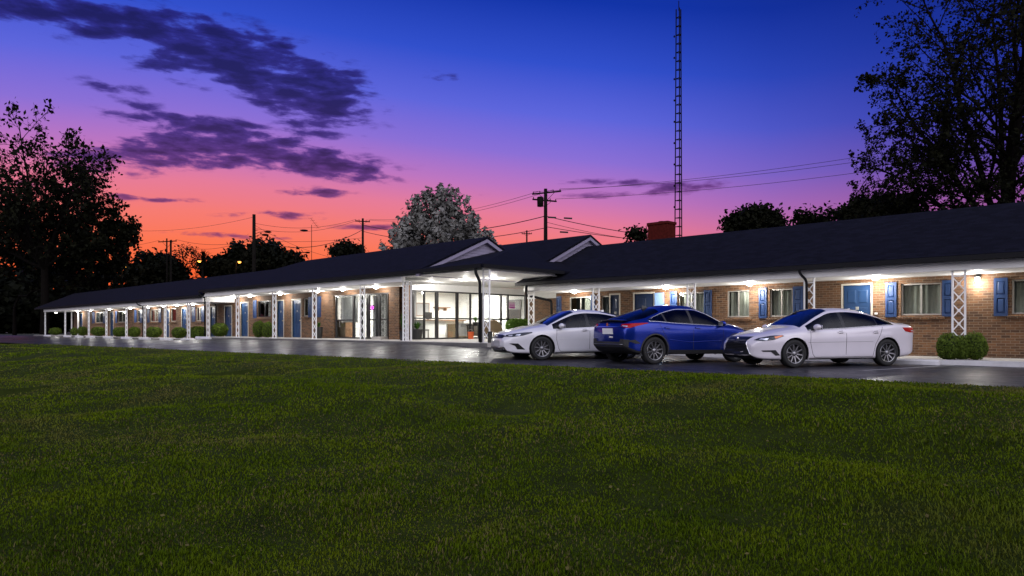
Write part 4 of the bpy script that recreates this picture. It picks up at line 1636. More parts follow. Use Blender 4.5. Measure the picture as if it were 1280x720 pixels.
# hedge trough under the last panes of the lobby wall
y0, y1 = yat(636, XL + .35), 28.75
tb = thing('hedge_planter', (XL + .35, (y0 + y1) / 2, ZB), 'long planter of bright green hedge below the last lobby panes', 'planter')
mk('trough', MB().box(XL + .1, XL + .6, y0, y1, ZB, ZB + .35), M['pot_dark'], tb)
V, F, tone = shrub_mesh([(0, yy, .42, .30, .45, .40) for yy in np.linspace(-(y1 - y0) / 2 + .3, (y1 - y0) / 2 - .3, 4)], 6000, .05, 5)
V = V + np.array([XL + .35, (y0 + y1) / 2, ZB + .22])
mk_np('foliage', V, F, M['leaf_pot'], tb, attr=tone)
# bench seat with rounded back near the corner post
yb = yat(621, XL + .6)
bn = thing('wicker_chair', (XL + .6, yb, ZB), 'round backed brown wicker chair outside the lobby glass behind the corner post', 'chair')
arc = [(XL + .35, yb + .62 * math.cos(a), ZB + .40 + .55 * math.sin(a)) for a in np.linspace(0, math.pi, 15)]
mb = MB()
for i in range(14):
    a, b = arc[i], arc[i + 1]
    mb.add([(a[0], a[1], a[2]), (b[0], b[1], b[2]), (b[0] + .05, b[1], b[2]), (a[0] + .05, a[1], a[2]),
            (a[0], a[1], ZB + .38), (b[0], b[1], ZB + .38), (b[0] + .05, b[1], ZB + .38), (a[0] + .05, a[1], ZB + .38)],
           [(0, 1, 2, 3), (0, 4, 5, 1), (3, 2, 6, 7)])
mk('backrest', mb, M['tan_cloth'], bn)
mk('seat', MB().box(XL + .32, XL + .95, yb - .58, yb + .58, ZB + .30, ZB + .42), M['tan_cloth'], bn)
for sx in (.38, .90):
    for sy in (-.52, .52):
        mk('leg', MB().box(XL + sx - .025, XL + sx + .025, yb + sy - .025, yb + sy + .025, ZB, ZB + .30), M['wood'], bn)
mk('backrest_rim', MB().tube(arc, .03, 6), M['wood'], bn)

# inside the lobby -------------------------------------------------------
ZF = ZB + .002
dk = thing('reception_desk', (-29.9, 24.6, ZF), 'white fronted reception desk with a brown wooden top inside the lobby', 'desk')
mk('front', MB().box(-29.9, -29.8, 23.4, 26.4, ZF, .40), M['room_white'], dk)
mk('side', MB().box(-30.6, -29.902, 23.4, 23.5, ZF, .40), M['room_white'], dk)
mk('top', MB().box(-30.7, -29.7, 23.3, 26.5, .402, .45), M['wood'], dk)
mk('cabinet', MB().box(-29.78, -29.2, 25.2, 26.2, ZF, .18).box(-29.8, -29.16, 25.16, 26.24, .182, .22), M['tan_cloth'], dk)
mo = thing('computer_monitor', (-30.2, 24.2, .452), 'black computer monitor standing on the reception desk', 'monitor')
mk('screen', MB().box(-30.22, -30.18, 23.95, 24.45, .55, .86), M['black'], mo)
mk('stand', MB().box(-30.24, -30.2, 24.17, 24.23, .46, .6).box(-30.3, -30.1, 24.08, 24.32, .452, .462), M['black'], mo)


def office_chair(x, y, label):
    t = thing('lobby_chair', (x, y, ZF), label, 'chair')
    mk('seat', MB().box(x - .25, x + .25, y - .25, y + .25, ZF + .40, ZF + .48), M['grey_cloth'], t)
    mk('backrest', MB().box(x - .27, x - .20, y - .25, y + .25, ZF + .50, ZF + .95), M['grey_cloth'], t)
    for sx in (-.22, .22):
        for sy in (-.22, .22):
            mk('leg', MB().box(x + sx - .02, x + sx + .02, y + sy - .02, y + sy + .02, ZF, ZF + .398), M['steel'], t)
    return t


office_chair(-28.7, 22.6, 'grey padded chair inside the lobby behind the first wide pane')
office_chair(-28.6, 27.0, 'grey padded chair inside the lobby behind the right panes')
so = thing('lobby_sofa', (-28.3, 25.9, ZF), 'low grey sofa inside the lobby behind the middle panes', 'sofa')
mk('seat', MB().box(-28.7, -28.0, 25.2, 26.6, ZF + .12, ZF + .42), M['grey_cloth'], so)
mk('backrest', MB().box(-28.9, -28.702, 25.2, 26.6, ZF + .12, ZF + .80), M['grey_cloth'], so)
for yy in (25.05, 26.602):
    mk('armrest', MB().box(-28.88, -28.0, yy, yy + .148, ZF + .12, ZF + .60), M['grey_cloth'], so)


def picture(y0, y1, z0, z1, label, x=-33.48):
    t = thing('framed_picture', (x, (y0 + y1) / 2, z0), label, 'picture')
    mk('frame', MB().box(x, x + .03, y0, y1, z0, z0 + .04).box(x, x + .03, y0, y1, z1 - .04, z1).box(x, x + .03, y0, y0 + .04, z0 + .04, z1 - .04)
       .box(x, x + .03, y1 - .04, y1, z0 + .04, z1 - .04), M['wood'], t)
    mk('print', MB().box(x, x + .015, y0 + .04, y1 - .04, z0 + .04, z1 - .04), M['grey_cloth'], t)


picture(25.9, 26.9, .7, 1.5, 'grey framed print on the lobby back wall')
picture(23.2, 23.9, .6, 1.5, 'narrow framed print on the lobby back wall behind the desk')
sf_ = thing('wall_shelf', (-33.3, 27.6, .8), 'brown wall shelf high on the lobby back wall', 'shelf')
mk('board', MB().box(-33.48, -33.15, 27.2, 28.3, 1.22, 1.27), M['wood'], sf_)
mk('bracket', MB().box(-33.48, -33.2, 27.4, 27.44, 1.05, 1.218).box(-33.48, -33.2, 28.0, 28.04, 1.05, 1.218), M['wood'], sf_)
# window with a half drawn blind on the lobby's end wall, pink poster stuck to the glass
bl = thing('roller_blind', (-28.2, 28.9, .6), 'grey half drawn blind on the end wall of the lobby', 'blind')
mk('fabric', MB().box(-28.9, -27.75, 28.88, 28.90, 1.05, 1.62), M['grey_cloth'], bl)
mk('opening', MB().box(-28.85, -27.8, 28.91, 28.935, .55, 1.05), M['frame_dark'], bl)
ya, yb_ = yat(636.4, XL + .02), yat(644.0, XL + .02)
ps = thing('pink_poster', (XL + .015, (ya + yb_) / 2, 1.2), 'pink poster with a magenta lower band stuck on the lobby glass', 'poster')
z1p, z0p = 1.42, 1.06
mk('paper', MB().box(XL + .008, XL + .014, ya, yb_, z0p, z1p), M['pink_paper'], ps)
mk('band', MB().box(XL + .0145, XL + .017, ya + .02, yb_ - .02, z0p + .03, z0p + .10), M['magenta'], ps)
sc_ = []
for i in range(60):
    t_ = i / 59
    sc_.append((XL + .018, ya + .05 + (yb_ - ya - .1) * t_, 1.25 + .045 * math.sin(t_ * 38) * (1 if t_ < .15 else .6)))
mk('lettering', MB().tube(sc_, .010, 4), M['magenta'], ps)
nx = xat(466.8, YW + .3)
ns = thing('neon_sign', (nx, YW + .22, .9), 'small glowing magenta neon sign hung inside the storefront door', 'sign')
mk('tube', MB().tube([(nx + .10 * math.cos(a), YW + .22, 1.02 + .08 * math.sin(a)) for a in np.linspace(0, 6.283, 15)], .014, 6, cap=False), M['neon'], ns)
mk('backing', MB().box(nx - .16, nx + .16, YW + .24, YW + .25, .90, 1.14), M['black'], ns)
cx = onY(432.5, 21.0)
cb = thing('storefront_cabinet', (cx, 21.0, ZB), 'brown wooden cabinet inside the curtained storefront pane', 'cabinet')
mk('body', MB().box(cx - .55, cx + .55, 20.62, 21.2, ZB + .05, .42), M['wood'], cb)
mk('top', MB().box(cx - .60, cx + .60, 20.58, 21.22, .422, .46), M['wood'], cb)
for s in (-1, 1):
    mk('door', MB().box(cx + s * .28 - .25, cx + s * .28 + .25, 20.595, 20.617, ZB + .12, .36), M['tan_cloth'], cb)
# ------------------------------------------------------------------ poles, wires, tower
ZG = -1.06
POLES = {}


def pole(key, px, D, ytop, r, label, arms=(), lean=0.0, base=ZG):
    p = at(px, D)
    zt_ = (HORIZON - ytop) * D / F_PX
    t = thing('utility_pole', (p.x, p.y, base), label, 'utility pole')
    mk('shaft', MB().tube([(p.x, p.y, base), (p.x + lean, p.y, zt_)], [r * 1.25, r * .85], 10), M['pole'], t, smooth=True)
    ends = []
    for (dz, half, ang) in arms:
        d = Vector((math.cos(ang), math.sin(ang), 0))
        c = Vector((p.x, p.y, zt_ - dz)) + Vector((-math.sin(ang), math.cos(ang), 0)) * (r * 1.0)
        mk('crossarm', MB().bar(c - d * half, c + d * half, .10, .12), M['pole'], t)
        br = MB()
        for s in (-1, 1):
            br.bar(c + d * half * .55 * s - Vector((0, 0, .05)), c - Vector((0, 0, half * .5)), .03)
        mk('brace', br, M['pole'], t)
        for s in (-1, -.5, .5, 1):
            q = c + d * half * .93 * s
            mk('insulator', MB().lathe([(.02, q.z + .06), (.045, q.z + .10), (.03, q.z + .14), (.045, q.z + .18), (.001, q.z + .21)], c=(q.x, q.y, 0), n=8), M['pole'], t)
            ends.append(Vector((q.x, q.y, q.z + .2)))
    POLES[key] = (Vector((p.x, p.y, zt_)), ends, t)
    return t


# arms lie roughly across the view so they read as crossbars
A0 = math.atan2(CR[1], CR[0])
tA = pole('A', 682, 60, 236, .17, 'tall dark utility pole with a double crossarm behind the lobby gables', [(.3, 1.35, A0 - .5), (.95, 1.15, A0 + .45)])
tB = pole('B', 453.5, 88, 273, .15, 'utility pole with a short crossarm left of the silvery tree', [(.35, .9, A0 + .35)])
tC = pole('C', 317.5, 82, 268, .21, 'thick utility pole carrying street lamp arms above the far left roof')
tD = pole('D', 208.5, 96, 298, .11, 'thin grey pole of a twin pole pair with a slanted crossarm at the far left', [(.4, 1.6, A0 - .35)])
pole('E', 213.5, 94, 300, .15, 'thicker pole of the twin pole pair at the far left')
pole('F', 658.5, 110, 288, .14, 'short distant utility pole just left of the tall crossarm pole', [(.5, .8, A0)])
# can transformer hung from the tall pole
p = POLES['A'][0]
mk('transformer', MB().lathe([(.001, p.z - 1.55), (.26, p.z - 1.5), (.28, p.z - .75), (.2, p.z - .68), (.001, p.z - .66)],
                             c=(p.x - .45 * CR[0], p.y - .45 * CR[1], 0), n=14), M['pole'], tA, smooth=True)
# street lamp arms on pole C
p = POLES['C'][0]
for dz, L in ((2.0, 1.25), (2.35, .95)):
    a = Vector((p.x, p.y, p.z - dz - .3))
    d = Vector((CR[0], CR[1], 0))
    arm = mk('lamp_arm', MB().tube([a, a + d * L * .5 + Vector((0, 0, .25)), a + d * L + Vector((0, 0, .3))], .03, 6), M['pole'], tC)
    h = a + d * (L + .35) + Vector((0, 0, .28))
    mk('lamp_head', MB().ball((h.x, h.y, h.z), (.42, .42, .13), 10, 6), M['pole'], arm, smooth=True)


def lamp_post(px, ytop, D, label, lit=False, reach=1.2, side=1, r=.06):
    p = at(px, D)
    z = (HORIZON - ytop) * D / F_PX
    t = thing('street_lamp', (p.x, p.y, ZG), label, 'street lamp')
    d = Vector((CR[0], CR[1], 0)) * side
    pts = [(p.x, p.y, ZG), (p.x, p.y, z - .8)] + [tuple(Vector((p.x, p.y, z - .8)) + d * reach * (1 - math.cos(a)) * .55 + Vector((0, 0, .8 * math.sin(a))))
                                                 for a in np.linspace(.2, math.pi / 2, 6)]
    pts.append(tuple(Vector((p.x, p.y, z)) + d * reach))
    mk('post', MB().tube(pts, r, 8), M['pole'], t, smooth=True)
    h = Vector((p.x, p.y, z - .02)) + d * (reach + .2)
    hd = mk('lamp_head', MB().ball((h.x, h.y, h.z), (.34, .34, .12), 10, 6), M['pole'], t, smooth=True)
    if lit:
        mk('bulb', MB().ball((h.x, h.y, h.z - .12), (.26, .26, .20), 12, 8), M['sodium'], hd, smooth=True)
        ld = bpy.data.lights.new('sodium_light', 'POINT')
        ld.energy = 120
        ld.color = (1.0, .45, .10)
        ld.shadow_soft_size = .3
        o = bpy.data.objects.new('sodium_light', ld)
        COL.objects.link(o)
        o.parent = t
        o.location = h - Vector((0, 0, .5)) - ORG[t.name]
    return t


lamp_post(370, 315.5, 92, 'unlit gooseneck street lamp above the ridge of the far left roof', False, 1.3)
lamp_post(245, 325, 105, 'lit orange street lamp beside the palm crowned tree', True, .3)
lamp_post(295.0, 326, 105, 'lit orange street lamp just left of the thick pole', True, .3)
lamp_post(152.5, 332, 110, 'lit orange street lamp glowing through the dark trees at far left', True, .3)
# slim mast aerial
p = at(389.5, 80)
zt_ = (HORIZON - 281) * 80 / F_PX
ma = thing('television_aerial', (p.x, p.y, ZG), 'slim mast with a tilted television aerial above the left roof', 'aerial')
mk('mast', MB().tube([(p.x, p.y, ZG), (p.x, p.y, zt_)], .035, 6), M['tower'], ma)
a = Vector((p.x, p.y, zt_))
d = Vector((CR[0], CR[1], 0))
boom = MB().bar(a - d * .1 + Vector((0, 0, .75)), a + d * .75 - Vector((0, 0, .35)), .03)
for k in range(5):
    c = a - d * .1 + Vector((0, 0, .75)) + (d * .85 - Vector((0, 0, 1.1))) * (k / 4)
    e = Vector((CF[0], CF[1], 0)) * .5 + d * .12 + Vector((0, 0, .1))
    boom.bar(c - e, c + e, .02)
mk('boom', boom, M['tower'], ma)

# lattice radio tower -----------------------------------------------------
p = at(848.5, 36.5)
D_T = 36.5
ztop = (HORIZON - 11) * D_T / F_PX
tw = thing('lattice_tower', (p.x, p.y, ZG), 'very tall thin triangular lattice radio tower behind the right wing', 'radio tower')
rr = 0.235
legs = []
for k in range(3):
    a = A0 + math.pi / 2 + math.pi + k * 2 * math.pi / 3
    legs.append((p.x + rr * math.cos(a), p.y + rr * math.sin(a)))
for lx, ly in legs:
    pts = [(lx + (p.x - lx) * .42 * s, ly + (p.y - ly) * .42 * s, ZG + (ztop - ZG) * s) for s in np.linspace(0, 1, 8)]
    mk('leg', MB().tube(pts, .029, 6), M['tower'], tw)
nr = 39
for i in range(1, nr):
    z = ZG + (ztop - ZG) * i / nr
    s = i / nr
    L = [(lx + (p.x - lx) * .42 * s, ly + (p.y - ly) * .42 * s, z) for lx, ly in legs]
    rg = MB()
    for k in range(3):
        rg.bar(L[k], L[(k + 1) % 3], .032)
    mk('rung', rg, M['tower'], tw)
mk('spike', MB().tube([(p.x, p.y, ztop - .1), (p.x, p.y, ztop + .40)], .02, 6), M['tower'], tw)
cb_ = MB()
for i in range(12):
    z = ZG + 4 + i * 1.1
    cb_.ball((legs[2][0], legs[2][1], z), (.05, .05, .06), 6, 4)
mk('cable_clamps', cb_, M['tower'], tw)


# wires -----------------------------------------------------------------
def wire(a, b, sag, label, r=.016, n=18):
    a, b = Vector(a), Vector(b)
    pts = [a.lerp(b, i / n) - Vector((0, 0, 4 * sag * (i / n) * (1 - i / n))) for i in range(n + 1)]
    c = a.lerp(b, .5)
    return mk('power_line', MB().tube(pts, r, 4, cap=False), M['wire'], loc=c, label=label, cat='power line', group='black power lines strung between the poles')


EA, EB, ED = POLES['A'][1], POLES['B'][1], POLES['D'][1]
far_r = lambda px, py, D: at(px, D, py)
wire(EA[0], far_r(1420, 132, 46), .9, 'upper black wire from the tall crossarm pole past the tower toward the big dark tree', .015)
wire(EA[3], far_r(1420, 141, 45), .9, 'second black wire from the tall crossarm pole past the tower toward the big dark tree', .015)
wire(EA[7], far_r(1420, 160, 45), .8, 'lower long wire crossing the tower from the tall pole toward the dark tree', .015)
PA, PB, PC = POLES['A'][0], POLES['B'][0], POLES['C'][0]
wire(EA[1], EB[3] + Vector((0, 0, .1)), .8, 'top wire between the tall crossarm pole and the pole left of the silvery tree', .016)
wire(EA[2], EB[2], 1.0, 'second wire between the tall crossarm pole and the pole left of the silvery tree', .016)
d1 = Vector((0, 0, 1))
wire(PA - d1 * 2.3, PB - d1 * .8, 1.2, 'thick cable between the tall pole and the short armed pole behind the silvery tree', .035)
wire(PA - d1 * 3.3, PB - d1 * 1.6, 1.1, 'lowest cable between the tall pole and the short armed pole behind the silvery tree', .030)
wire(PA - d1 * 2.3, far_r(1010, 300, 62), .9, 'thick service cable running from the tall pole down behind the chimney', .030)
wire(PA - d1 * 3.2, far_r(1010, 307, 62), .6, 'lower service cable running from the tall pole behind the right roof', .026)
wire(PA - d1 * 2.8, far_r(900, 306, 60), .5, 'middle thin cable dropping from the tall pole toward the chimney', .018)
wire(EB[0], PC - d1 * 1.0, .8, 'upper wire between the short armed pole and the thick pole at left', .018)
wire(EB[1], PC - d1 * 1.6, .9, 'second wire between the short armed pole and the thick pole at left', .018)
wire(PB - d1 * 1.4, PC - d1 * 2.9, 1.5, 'drooping thick cable between the short armed pole and the thick pole at left', .034)
wire(PB - d1 * 2.4, PC - d1 * 3.0, .3, 'level thin cable between the short armed pole and the thick pole at left', .018)
wire(PC - d1 * .3, far_r(120, 284, 100), 1.0, 'high wire from the top of the thick pole toward the big left tree', .016)
wire(PC - d1 * 2.5, POLES['E'][0] - d1 * .3, 1.2, 'drooping wire from the thick pole to the twin poles', .020)
wire(PC - d1 * 3.0, ED[3], .6, 'lower wire from the thick pole to the slanted crossarm of the twin poles', .020)
wire(PC - d1 * 1.2, far_r(415, 322, 82), .4, 'service wire sloping down right from the thick pole to the far roof', .016)
wire(ED[0], far_r(40, 318, 100), .6, 'wire from the slanted crossarm into the dark trees at far left', .018)
# splice sleeves and a second lamp hung on the cables
c = at(380, 85, 288)
mk('splice_case', MB().ball((0, 0, 0), (.5, .5, .11), 10, 6), M['wire'], loc=(0, 0, 0), label='dark streetlight head hanging between two wires above the left roof', cat='lamp head').location = c
c = at(690, 60, 271.5)
for k, (px, py) in enumerate(((690, 271.8), (710, 272.8), (705, 290.2))):
    q = at(px, 60, py)
    o = mk('splice_case', MB().tube([(-.35 * CR[0], -.35 * CR[1], .02), (.35 * CR[0], .35 * CR[1], -.02)], .07, 8), M['wire'], loc=(0, 0, 0), cat='splice case',
           label=['black splice case on the thick cable right beside the tall pole', 'black splice case second along the thick cable right of the tall pole',
                  'small black splice case on the lower cable right of the tall pole'][k])
    o.location = q
# ------------------------------------------------------------------ trees
def crown_points(ells, n, g, shell=0.55):
    """points through ellipsoids (cx,cy,cz,rx,ry,rz,weight), denser to the outside"""
    w = np.array([e[6] for e in ells], float)
    idx = g.choice(len(ells), n, p=w / w.sum())
    d = g.normal(0, 1, (n, 3))
    d /= np.linalg.norm(d, axis=1)[:, None]
    r = (shell ** 3 + (1 - shell ** 3) * g.random(n)) ** (1 / 3)
    r *= 1 + 0.55 * (vnoise(d[:, 0] * 3.2 + idx, d[:, 1] * 3.2 + d[:, 2] * 4, 4) - 0.5)
    E = np.array([e[:6] for e in ells])
    return E[idx, :3] + d * r[:, None] * E[idx, 3:6]


def grow(trunk, pts, r0, tip, g, wob=0.12, straight=0.45):
    """connect crown points to the nearest wood, nearest first; returns tubes"""
    nodes = [np.array(p, float) for p in trunk]
    parent = [-1] + list(range(len(trunk) - 1))
    top = nodes[-1]
    start = max(1, len(trunk) // 3)
    order = np.argsort(np.linalg.norm(pts - np.array(trunk[start]), axis=1))
    ends = []
    arr = np.zeros((len(trunk) + len(pts) * 4, 3))
    arr[:len(nodes)] = nodes
    dirs = np.zeros_like(arr)
    dirs[:, 2] = 1.0
    cnt = len(nodes)
    depth = [0] * len(nodes)
    for i in order:
        p = pts[i]
        A = arr[start:cnt]
        v = A - p
        d = np.linalg.norm(v, axis=1)
        # prefer wood that lies lower and closer to the trunk, so limbs rise
        al = np.sum(-v / (d[:, None] + 1e-6) * dirs[start:cnt], axis=1)
        d = d * (1 + 0.8 * np.clip((A[:, 2] - p[2]) / (d + 1e-6) + .25, -0.2, 1)) * (1 + straight * (1 - al))
        k = int(np.argmin(d)) + start
        a = arr[k]
        L = np.linalg.norm(p - a)
        m = 3 if L > 1.2 else 2
        prev = k
        for s in range(1, m + 1):
            t = s / m
            q = a + (p - a) * t
            if s < m:
                q = q + g.normal(0, wob * L * 0.5, 3)
                q[2] += 0.05 * L * math.sin(math.pi * t)
            arr[cnt] = q
            dd = q - arr[prev]
            dirs[cnt] = dd / (np.linalg.norm(dd) + 1e-9)
            parent.append(prev)
            prev = cnt
            cnt += 1
        ends.append(prev)
    n = cnt
    load = np.zeros(n)
    for e in ends:
        load[e] += 1
    for i in range(n - 1, 0, -1):
        load[parent[i]] += load[i]
    load = np.maximum(load, 1)
    rad = tip * load ** 0.5
    rad = np.minimum(rad, r0 * 0.42)
    T = len(trunk)
    for i in range(T):
        rad[i] = max(rad[i], r0 * (1 - 0.5 * i / T)) if i < T - 1 else max(rad[i], r0 * .45)
    # split into chains: continue along heaviest child
    ch = {}
    for i in range(1, n):
        ch.setdefault(parent[i], []).append(i)
    tubes = []
    stack = [(0, None)]
    while stack:
        i, par = stack.pop()
        chain = [i] if par is None else [par, i]
        while i in ch:
            c = sorted(ch[i], key=lambda k: -load[k])
            for k in c[1:]:
                stack.append((k, i))
            i = c[0]
            chain.append(i)
        if len(chain) > 1:
            rr = [rad[k] for k in chain]
            if par is not None:
                rr[0] = rr[1]
            tubes.append((arr[chain], rr))
    return tubes, arr[ends], arr[:n]


def tree(name, base, trunk_h, r0, ells, n_pts, leaf_n, leaf_s, spread, label, seed, mleaf='leaf_dark', cat='tree', tip=0.012,
         group=None, lean=(0, 0), wood='bark', shell=0.5, up=0.0, sides=5, wob=.12):
    g = np.random.default_rng(seed)
    t = thing(name, base, label, cat, group)
    b = np.array(base, float)
    trunk = [b + np.array([lean[0] * s + .06 * math.sin(5 * s + seed) * trunk_h * .15, lean[1] * s, trunk_h * s]) for s in np.linspace(0, 1, 7)]
    pts = crown_points(ells, n_pts, g, shell)
    tubes, ends, nodes = grow(trunk, pts, r0, tip, g, wob)
    mb = MB()
    for P, rr in tubes:
        mb.tube([Vector(p) for p in P], rr, sides if rr[0] > .05 else 3, cap=False)
    mk('trunk', mb, M[wood], t, smooth=True)
    # leaves round twig ends
    C, N = [], []
    idx = g.integers(0, len(ends), leaf_n)
    off = g.normal(0, 1, (leaf_n, 3)) * spread
    C = ends[idx] + off
    N = off / (np.linalg.norm(off, axis=1)[:, None] + 1e-9) + np.array([0, 0, .4])
    V, F = leaf_cards(C, N, leaf_s, g, up=up, tilt=.8)
    cl = g.random(len(ends))
    tone = np.clip(.5 * cl[idx] + .5 * g.random(leaf_n), 0, 1)
    mk_np('crown', V, F, M[mleaf], t, attr=tone)
    return t


def fan_tree(name, base, trunk_top, r0, leaders, leaf_s, leaf_k, label, seed, mleaf='leaf_dark', wood='bark', kids_n=(13, 8, 5), ratio=(.46, .48, .5),
             leaf_spread=.12, droop=0.0, tw=.010):
    """trunk that forks into leaders, each branching three more times; leaves sit on the twigs.
    leaders: (dx, dy, dz, length)"""
    g = np.random.default_rng(seed)
    t = thing(name, base, label, 'tree')
    mb = MB()
    leafC, leafD = [], []
    b, top = Vector(base), Vector(trunk_top)
    mb.tube([b, b.lerp(top, .33), b.lerp(top, .66), top], [r0 * 1.35, r0 * 1.1, r0, r0 * .95], 8, cap=False)

    def branch(p, d, L, r, lev):
        n = (9, 6, 4, 3)[lev]
        pts, rs = [p], [r]
        d = d.normalized()
        bend = Vector(g.normal(0, 1, 3)) * (.10, .16, .22, .3)[lev]
        for i in range(1, n + 1):
            s = i / n
            lift = Vector((0, 0, (.05, .05, .0, -.05)[lev] - droop * s * (lev > 0)))
            d = (d + bend / n + lift / n + Vector(g.normal(0, .05 + .03 * lev, 3))).normalized()
            pts.append(pts[-1] + d * (L / n))
            rs.append(max(r * (1 - .82 * s), tw * .55))
        mb.tube(pts, rs, (7, 5, 3, 3)[lev], cap=False)
        if lev == 3:
            for i in range(leaf_k):
                s = g.uniform(.15, 1.05)
                k = min(int(s * n), n - 1)
                q = pts[k].lerp(pts[k + 1], s * n - k)
                leafC.append(np.array(q) + g.normal(0, leaf_spread, 3))
                leafD.append(np.array(d))
            return
        m = kids_n[lev]
        ph = g.uniform(0, 6.28)
        for i in range(m):
            s = .22 + .76 * (i + g.uniform(0, .8)) / m if lev == 0 else .15 + .82 * (i + g.uniform(0, .8)) / m
            s = min(s, .99)
            k = min(int(s * n), n - 1)
            q = pts[k].lerp(pts[k + 1], s * n - k)
            dd = (pts[k + 1] - pts[k]).normalized()
            ax = dd.cross(Vector((0.3, .2, 1))).normalized()
            ph += 2.4
            side = Matrix.Rotation(ph, 3, dd) @ ax
            ang = R(g.uniform(28, 58))
            nd = dd * math.cos(ang) + side * math.sin(ang)
            LL = L * ratio[lev] * (1.15 - .65 * s) * g.uniform(.7, 1.2)
            branch(q, nd, LL, max(rs[k] * .55, tw), lev + 1)

    for (dx, dy, dz, L) in leaders:
        # dx across the view, dy along it
        d = Vector((CR[0] * dx + CF[0] * dy, CR[1] * dx + CF[1] * dy, dz))
        branch(top - Vector((0, 0, g.uniform(0, .6))), d, L, r0 * g.uniform(.45, .62), 0)
    mk('trunk', mb, M[wood], t, smooth=True)
    C, N = np.array(leafC), np.array(leafD)
    V, F = leaf_cards(C, N * .5 + g.normal(0, .6, C.shape), leaf_s, g, tilt=.8)
    mk_np('crown', V, F, M[mleaf], t, attr=g.random(len(F)))
    return t


def E(px, py, D, wpx, hpx, depth=None, w=1.0):
    """crown lobe surveyed by its photo column/row at depth D"""
    c = at(px, D, py)
    rx, rz = wpx * D / F_PX / 2, hpx * D / F_PX / 2
    return (c.x, c.y, c.z, rx, rx if depth is None else depth, rz, w)


def base_at(px, D):
    p = at(px, D)
    return (p.x, p.y, ZG)


# big leafy tree beyond the far end of the motel
D = 86
bp = base_at(56, D)
fan_tree('shade_tree', bp, (bp[0], bp[1], 7.5), .42,
         [(-.75, .2, .75, 13.0), (-.50, -.4, .9, 14.5), (-.25, .4, 1.0, 16.5), (-.05, -.2, 1.0, 17.5), (.13, .3, 1.0, 17.0), (.32, -.3, 1.0, 14.5), (.52, .3, .85, 11.0),
          (.85, -.1, .45, 7.5), (-.95, -.1, .40, 11.0), (.0, .8, .7, 12), (.1, -.8, .7, 12), (-.15, -.6, 1.0, 16.0), (.02, .5, 1.0, 16.0), (.24, .6, .9, 13.5), (.4, .0, .7, 10.0), (-.4, .1, .7, 11.0)],
         0.33, 2, 'largest leafy tree silhouetted at the far left beyond the motel end', 23, kids_n=(11, 7, 4), leaf_spread=.26, tw=.03)
D = 92
tree('shade_tree', base_at(132, D), 5.0, .30,
     [E(130, 300, D, 78, 80, None, 1.5), E(150, 290, D, 46, 60, None, .8), E(112, 330, D, 90, 60, None, 1.0)],
     340, 4600, .36, .32, 'smaller leafy tree beside the largest one at far left', 12, tip=.035, shell=.35)
D = 98
tree('shade_tree', base_at(18, D), 4.0, .3,
     [E(10, 300, D, 90, 80, None, 1.2), E(60, 330, D, 90, 60, None, 1.0)],
     240, 4200, .38, .40, 'ragged open tree below the largest crown at the left edge', 13, tip=.035, shell=.35)
# trees behind the far left roof
GT = 'dark trees behind the far left roof'
D = 118
tree('round_tree', base_at(193, D), 3.5, .3, [E(195, 341, D, 60, 42, None, 1.6), E(214, 349, D, 38, 32, None, .6)], 150, 7000, .5, .6,
     'dark round tree behind the twin poles', 14, 'leaf_wood', tip=.03, group=GT)
tree('bare_tree', base_at(234, D), 4.5, .2, [E(235, 322, D, 34, 30, None, 1)], 200, 500, .22, .4,
     'nearly bare fine twigged tree left of the palm crowned tree', 15, 'leaf_wood', tip=.022, group=GT)
D = 112
tree('round_tree', base_at(336, D), 4.0, .35, [E(332, 322, D, 44, 36, None, 1.3), E(355, 332, D, 50, 36, None, 1.1), E(312, 334, D, 34, 28, None, .6)], 200, 9500, .46, .55,
     'dark full tree behind and right of the thick pole', 16, 'leaf_wood', tip=.03, group=GT)
tree('round_tree', base_at(296, D), 3.5, .2, [E(296, 318, D, 15, 26, None, .8), E(284, 334, D, 34, 24, None, 1), E(268, 336, D, 28, 22, None, .7)], 130, 4200, .45, .45,
     'narrow topped dark tree just left of the thick pole', 17, 'leaf_wood', tip=.025, group=GT)
# palm crowned tree
p = at(253, 110)
zt_ = (HORIZON - 326) * 110 / F_PX
pt = thing('palm_tree', (p.x, p.y, ZG), 'spiky palm crowned tree glowing beside the orange street lamp', 'tree', GT)
mk('trunk', MB().tube([(p.x, p.y, ZG), (p.x + .2, p.y, zt_ * .6), (p.x, p.y, zt_)], [.28, .2, .2], 8), M['bark'], pt, smooth=True)
g = random.Random(5)
fr = MB()
for i in range(46):
    a, e = g.uniform(0, 6.28), g.uniform(-.7, 1.2)
    L = g.uniform(1.6, 2.6)
    d = Vector((math.cos(a) * math.cos(e), math.sin(a) * math.cos(e), math.sin(e)))
    s = d.cross(Vector((0, 0, 1))).normalized()
    o_ = Vector((p.x, p.y, zt_))
    m1 = o_ + d * L * .6 + Vector((0, 0, .12))
    m2 = o_ + d * L - Vector((0, 0, .25 * L * .5))
    fr.add([o_ - s * .04, o_ + s * .04, m1 + s * .10, m1 - s * .10, m2], [(0, 1, 2, 3), (3, 2, 4)])
mk('crown', fr, M['leaf_wood'], pt)
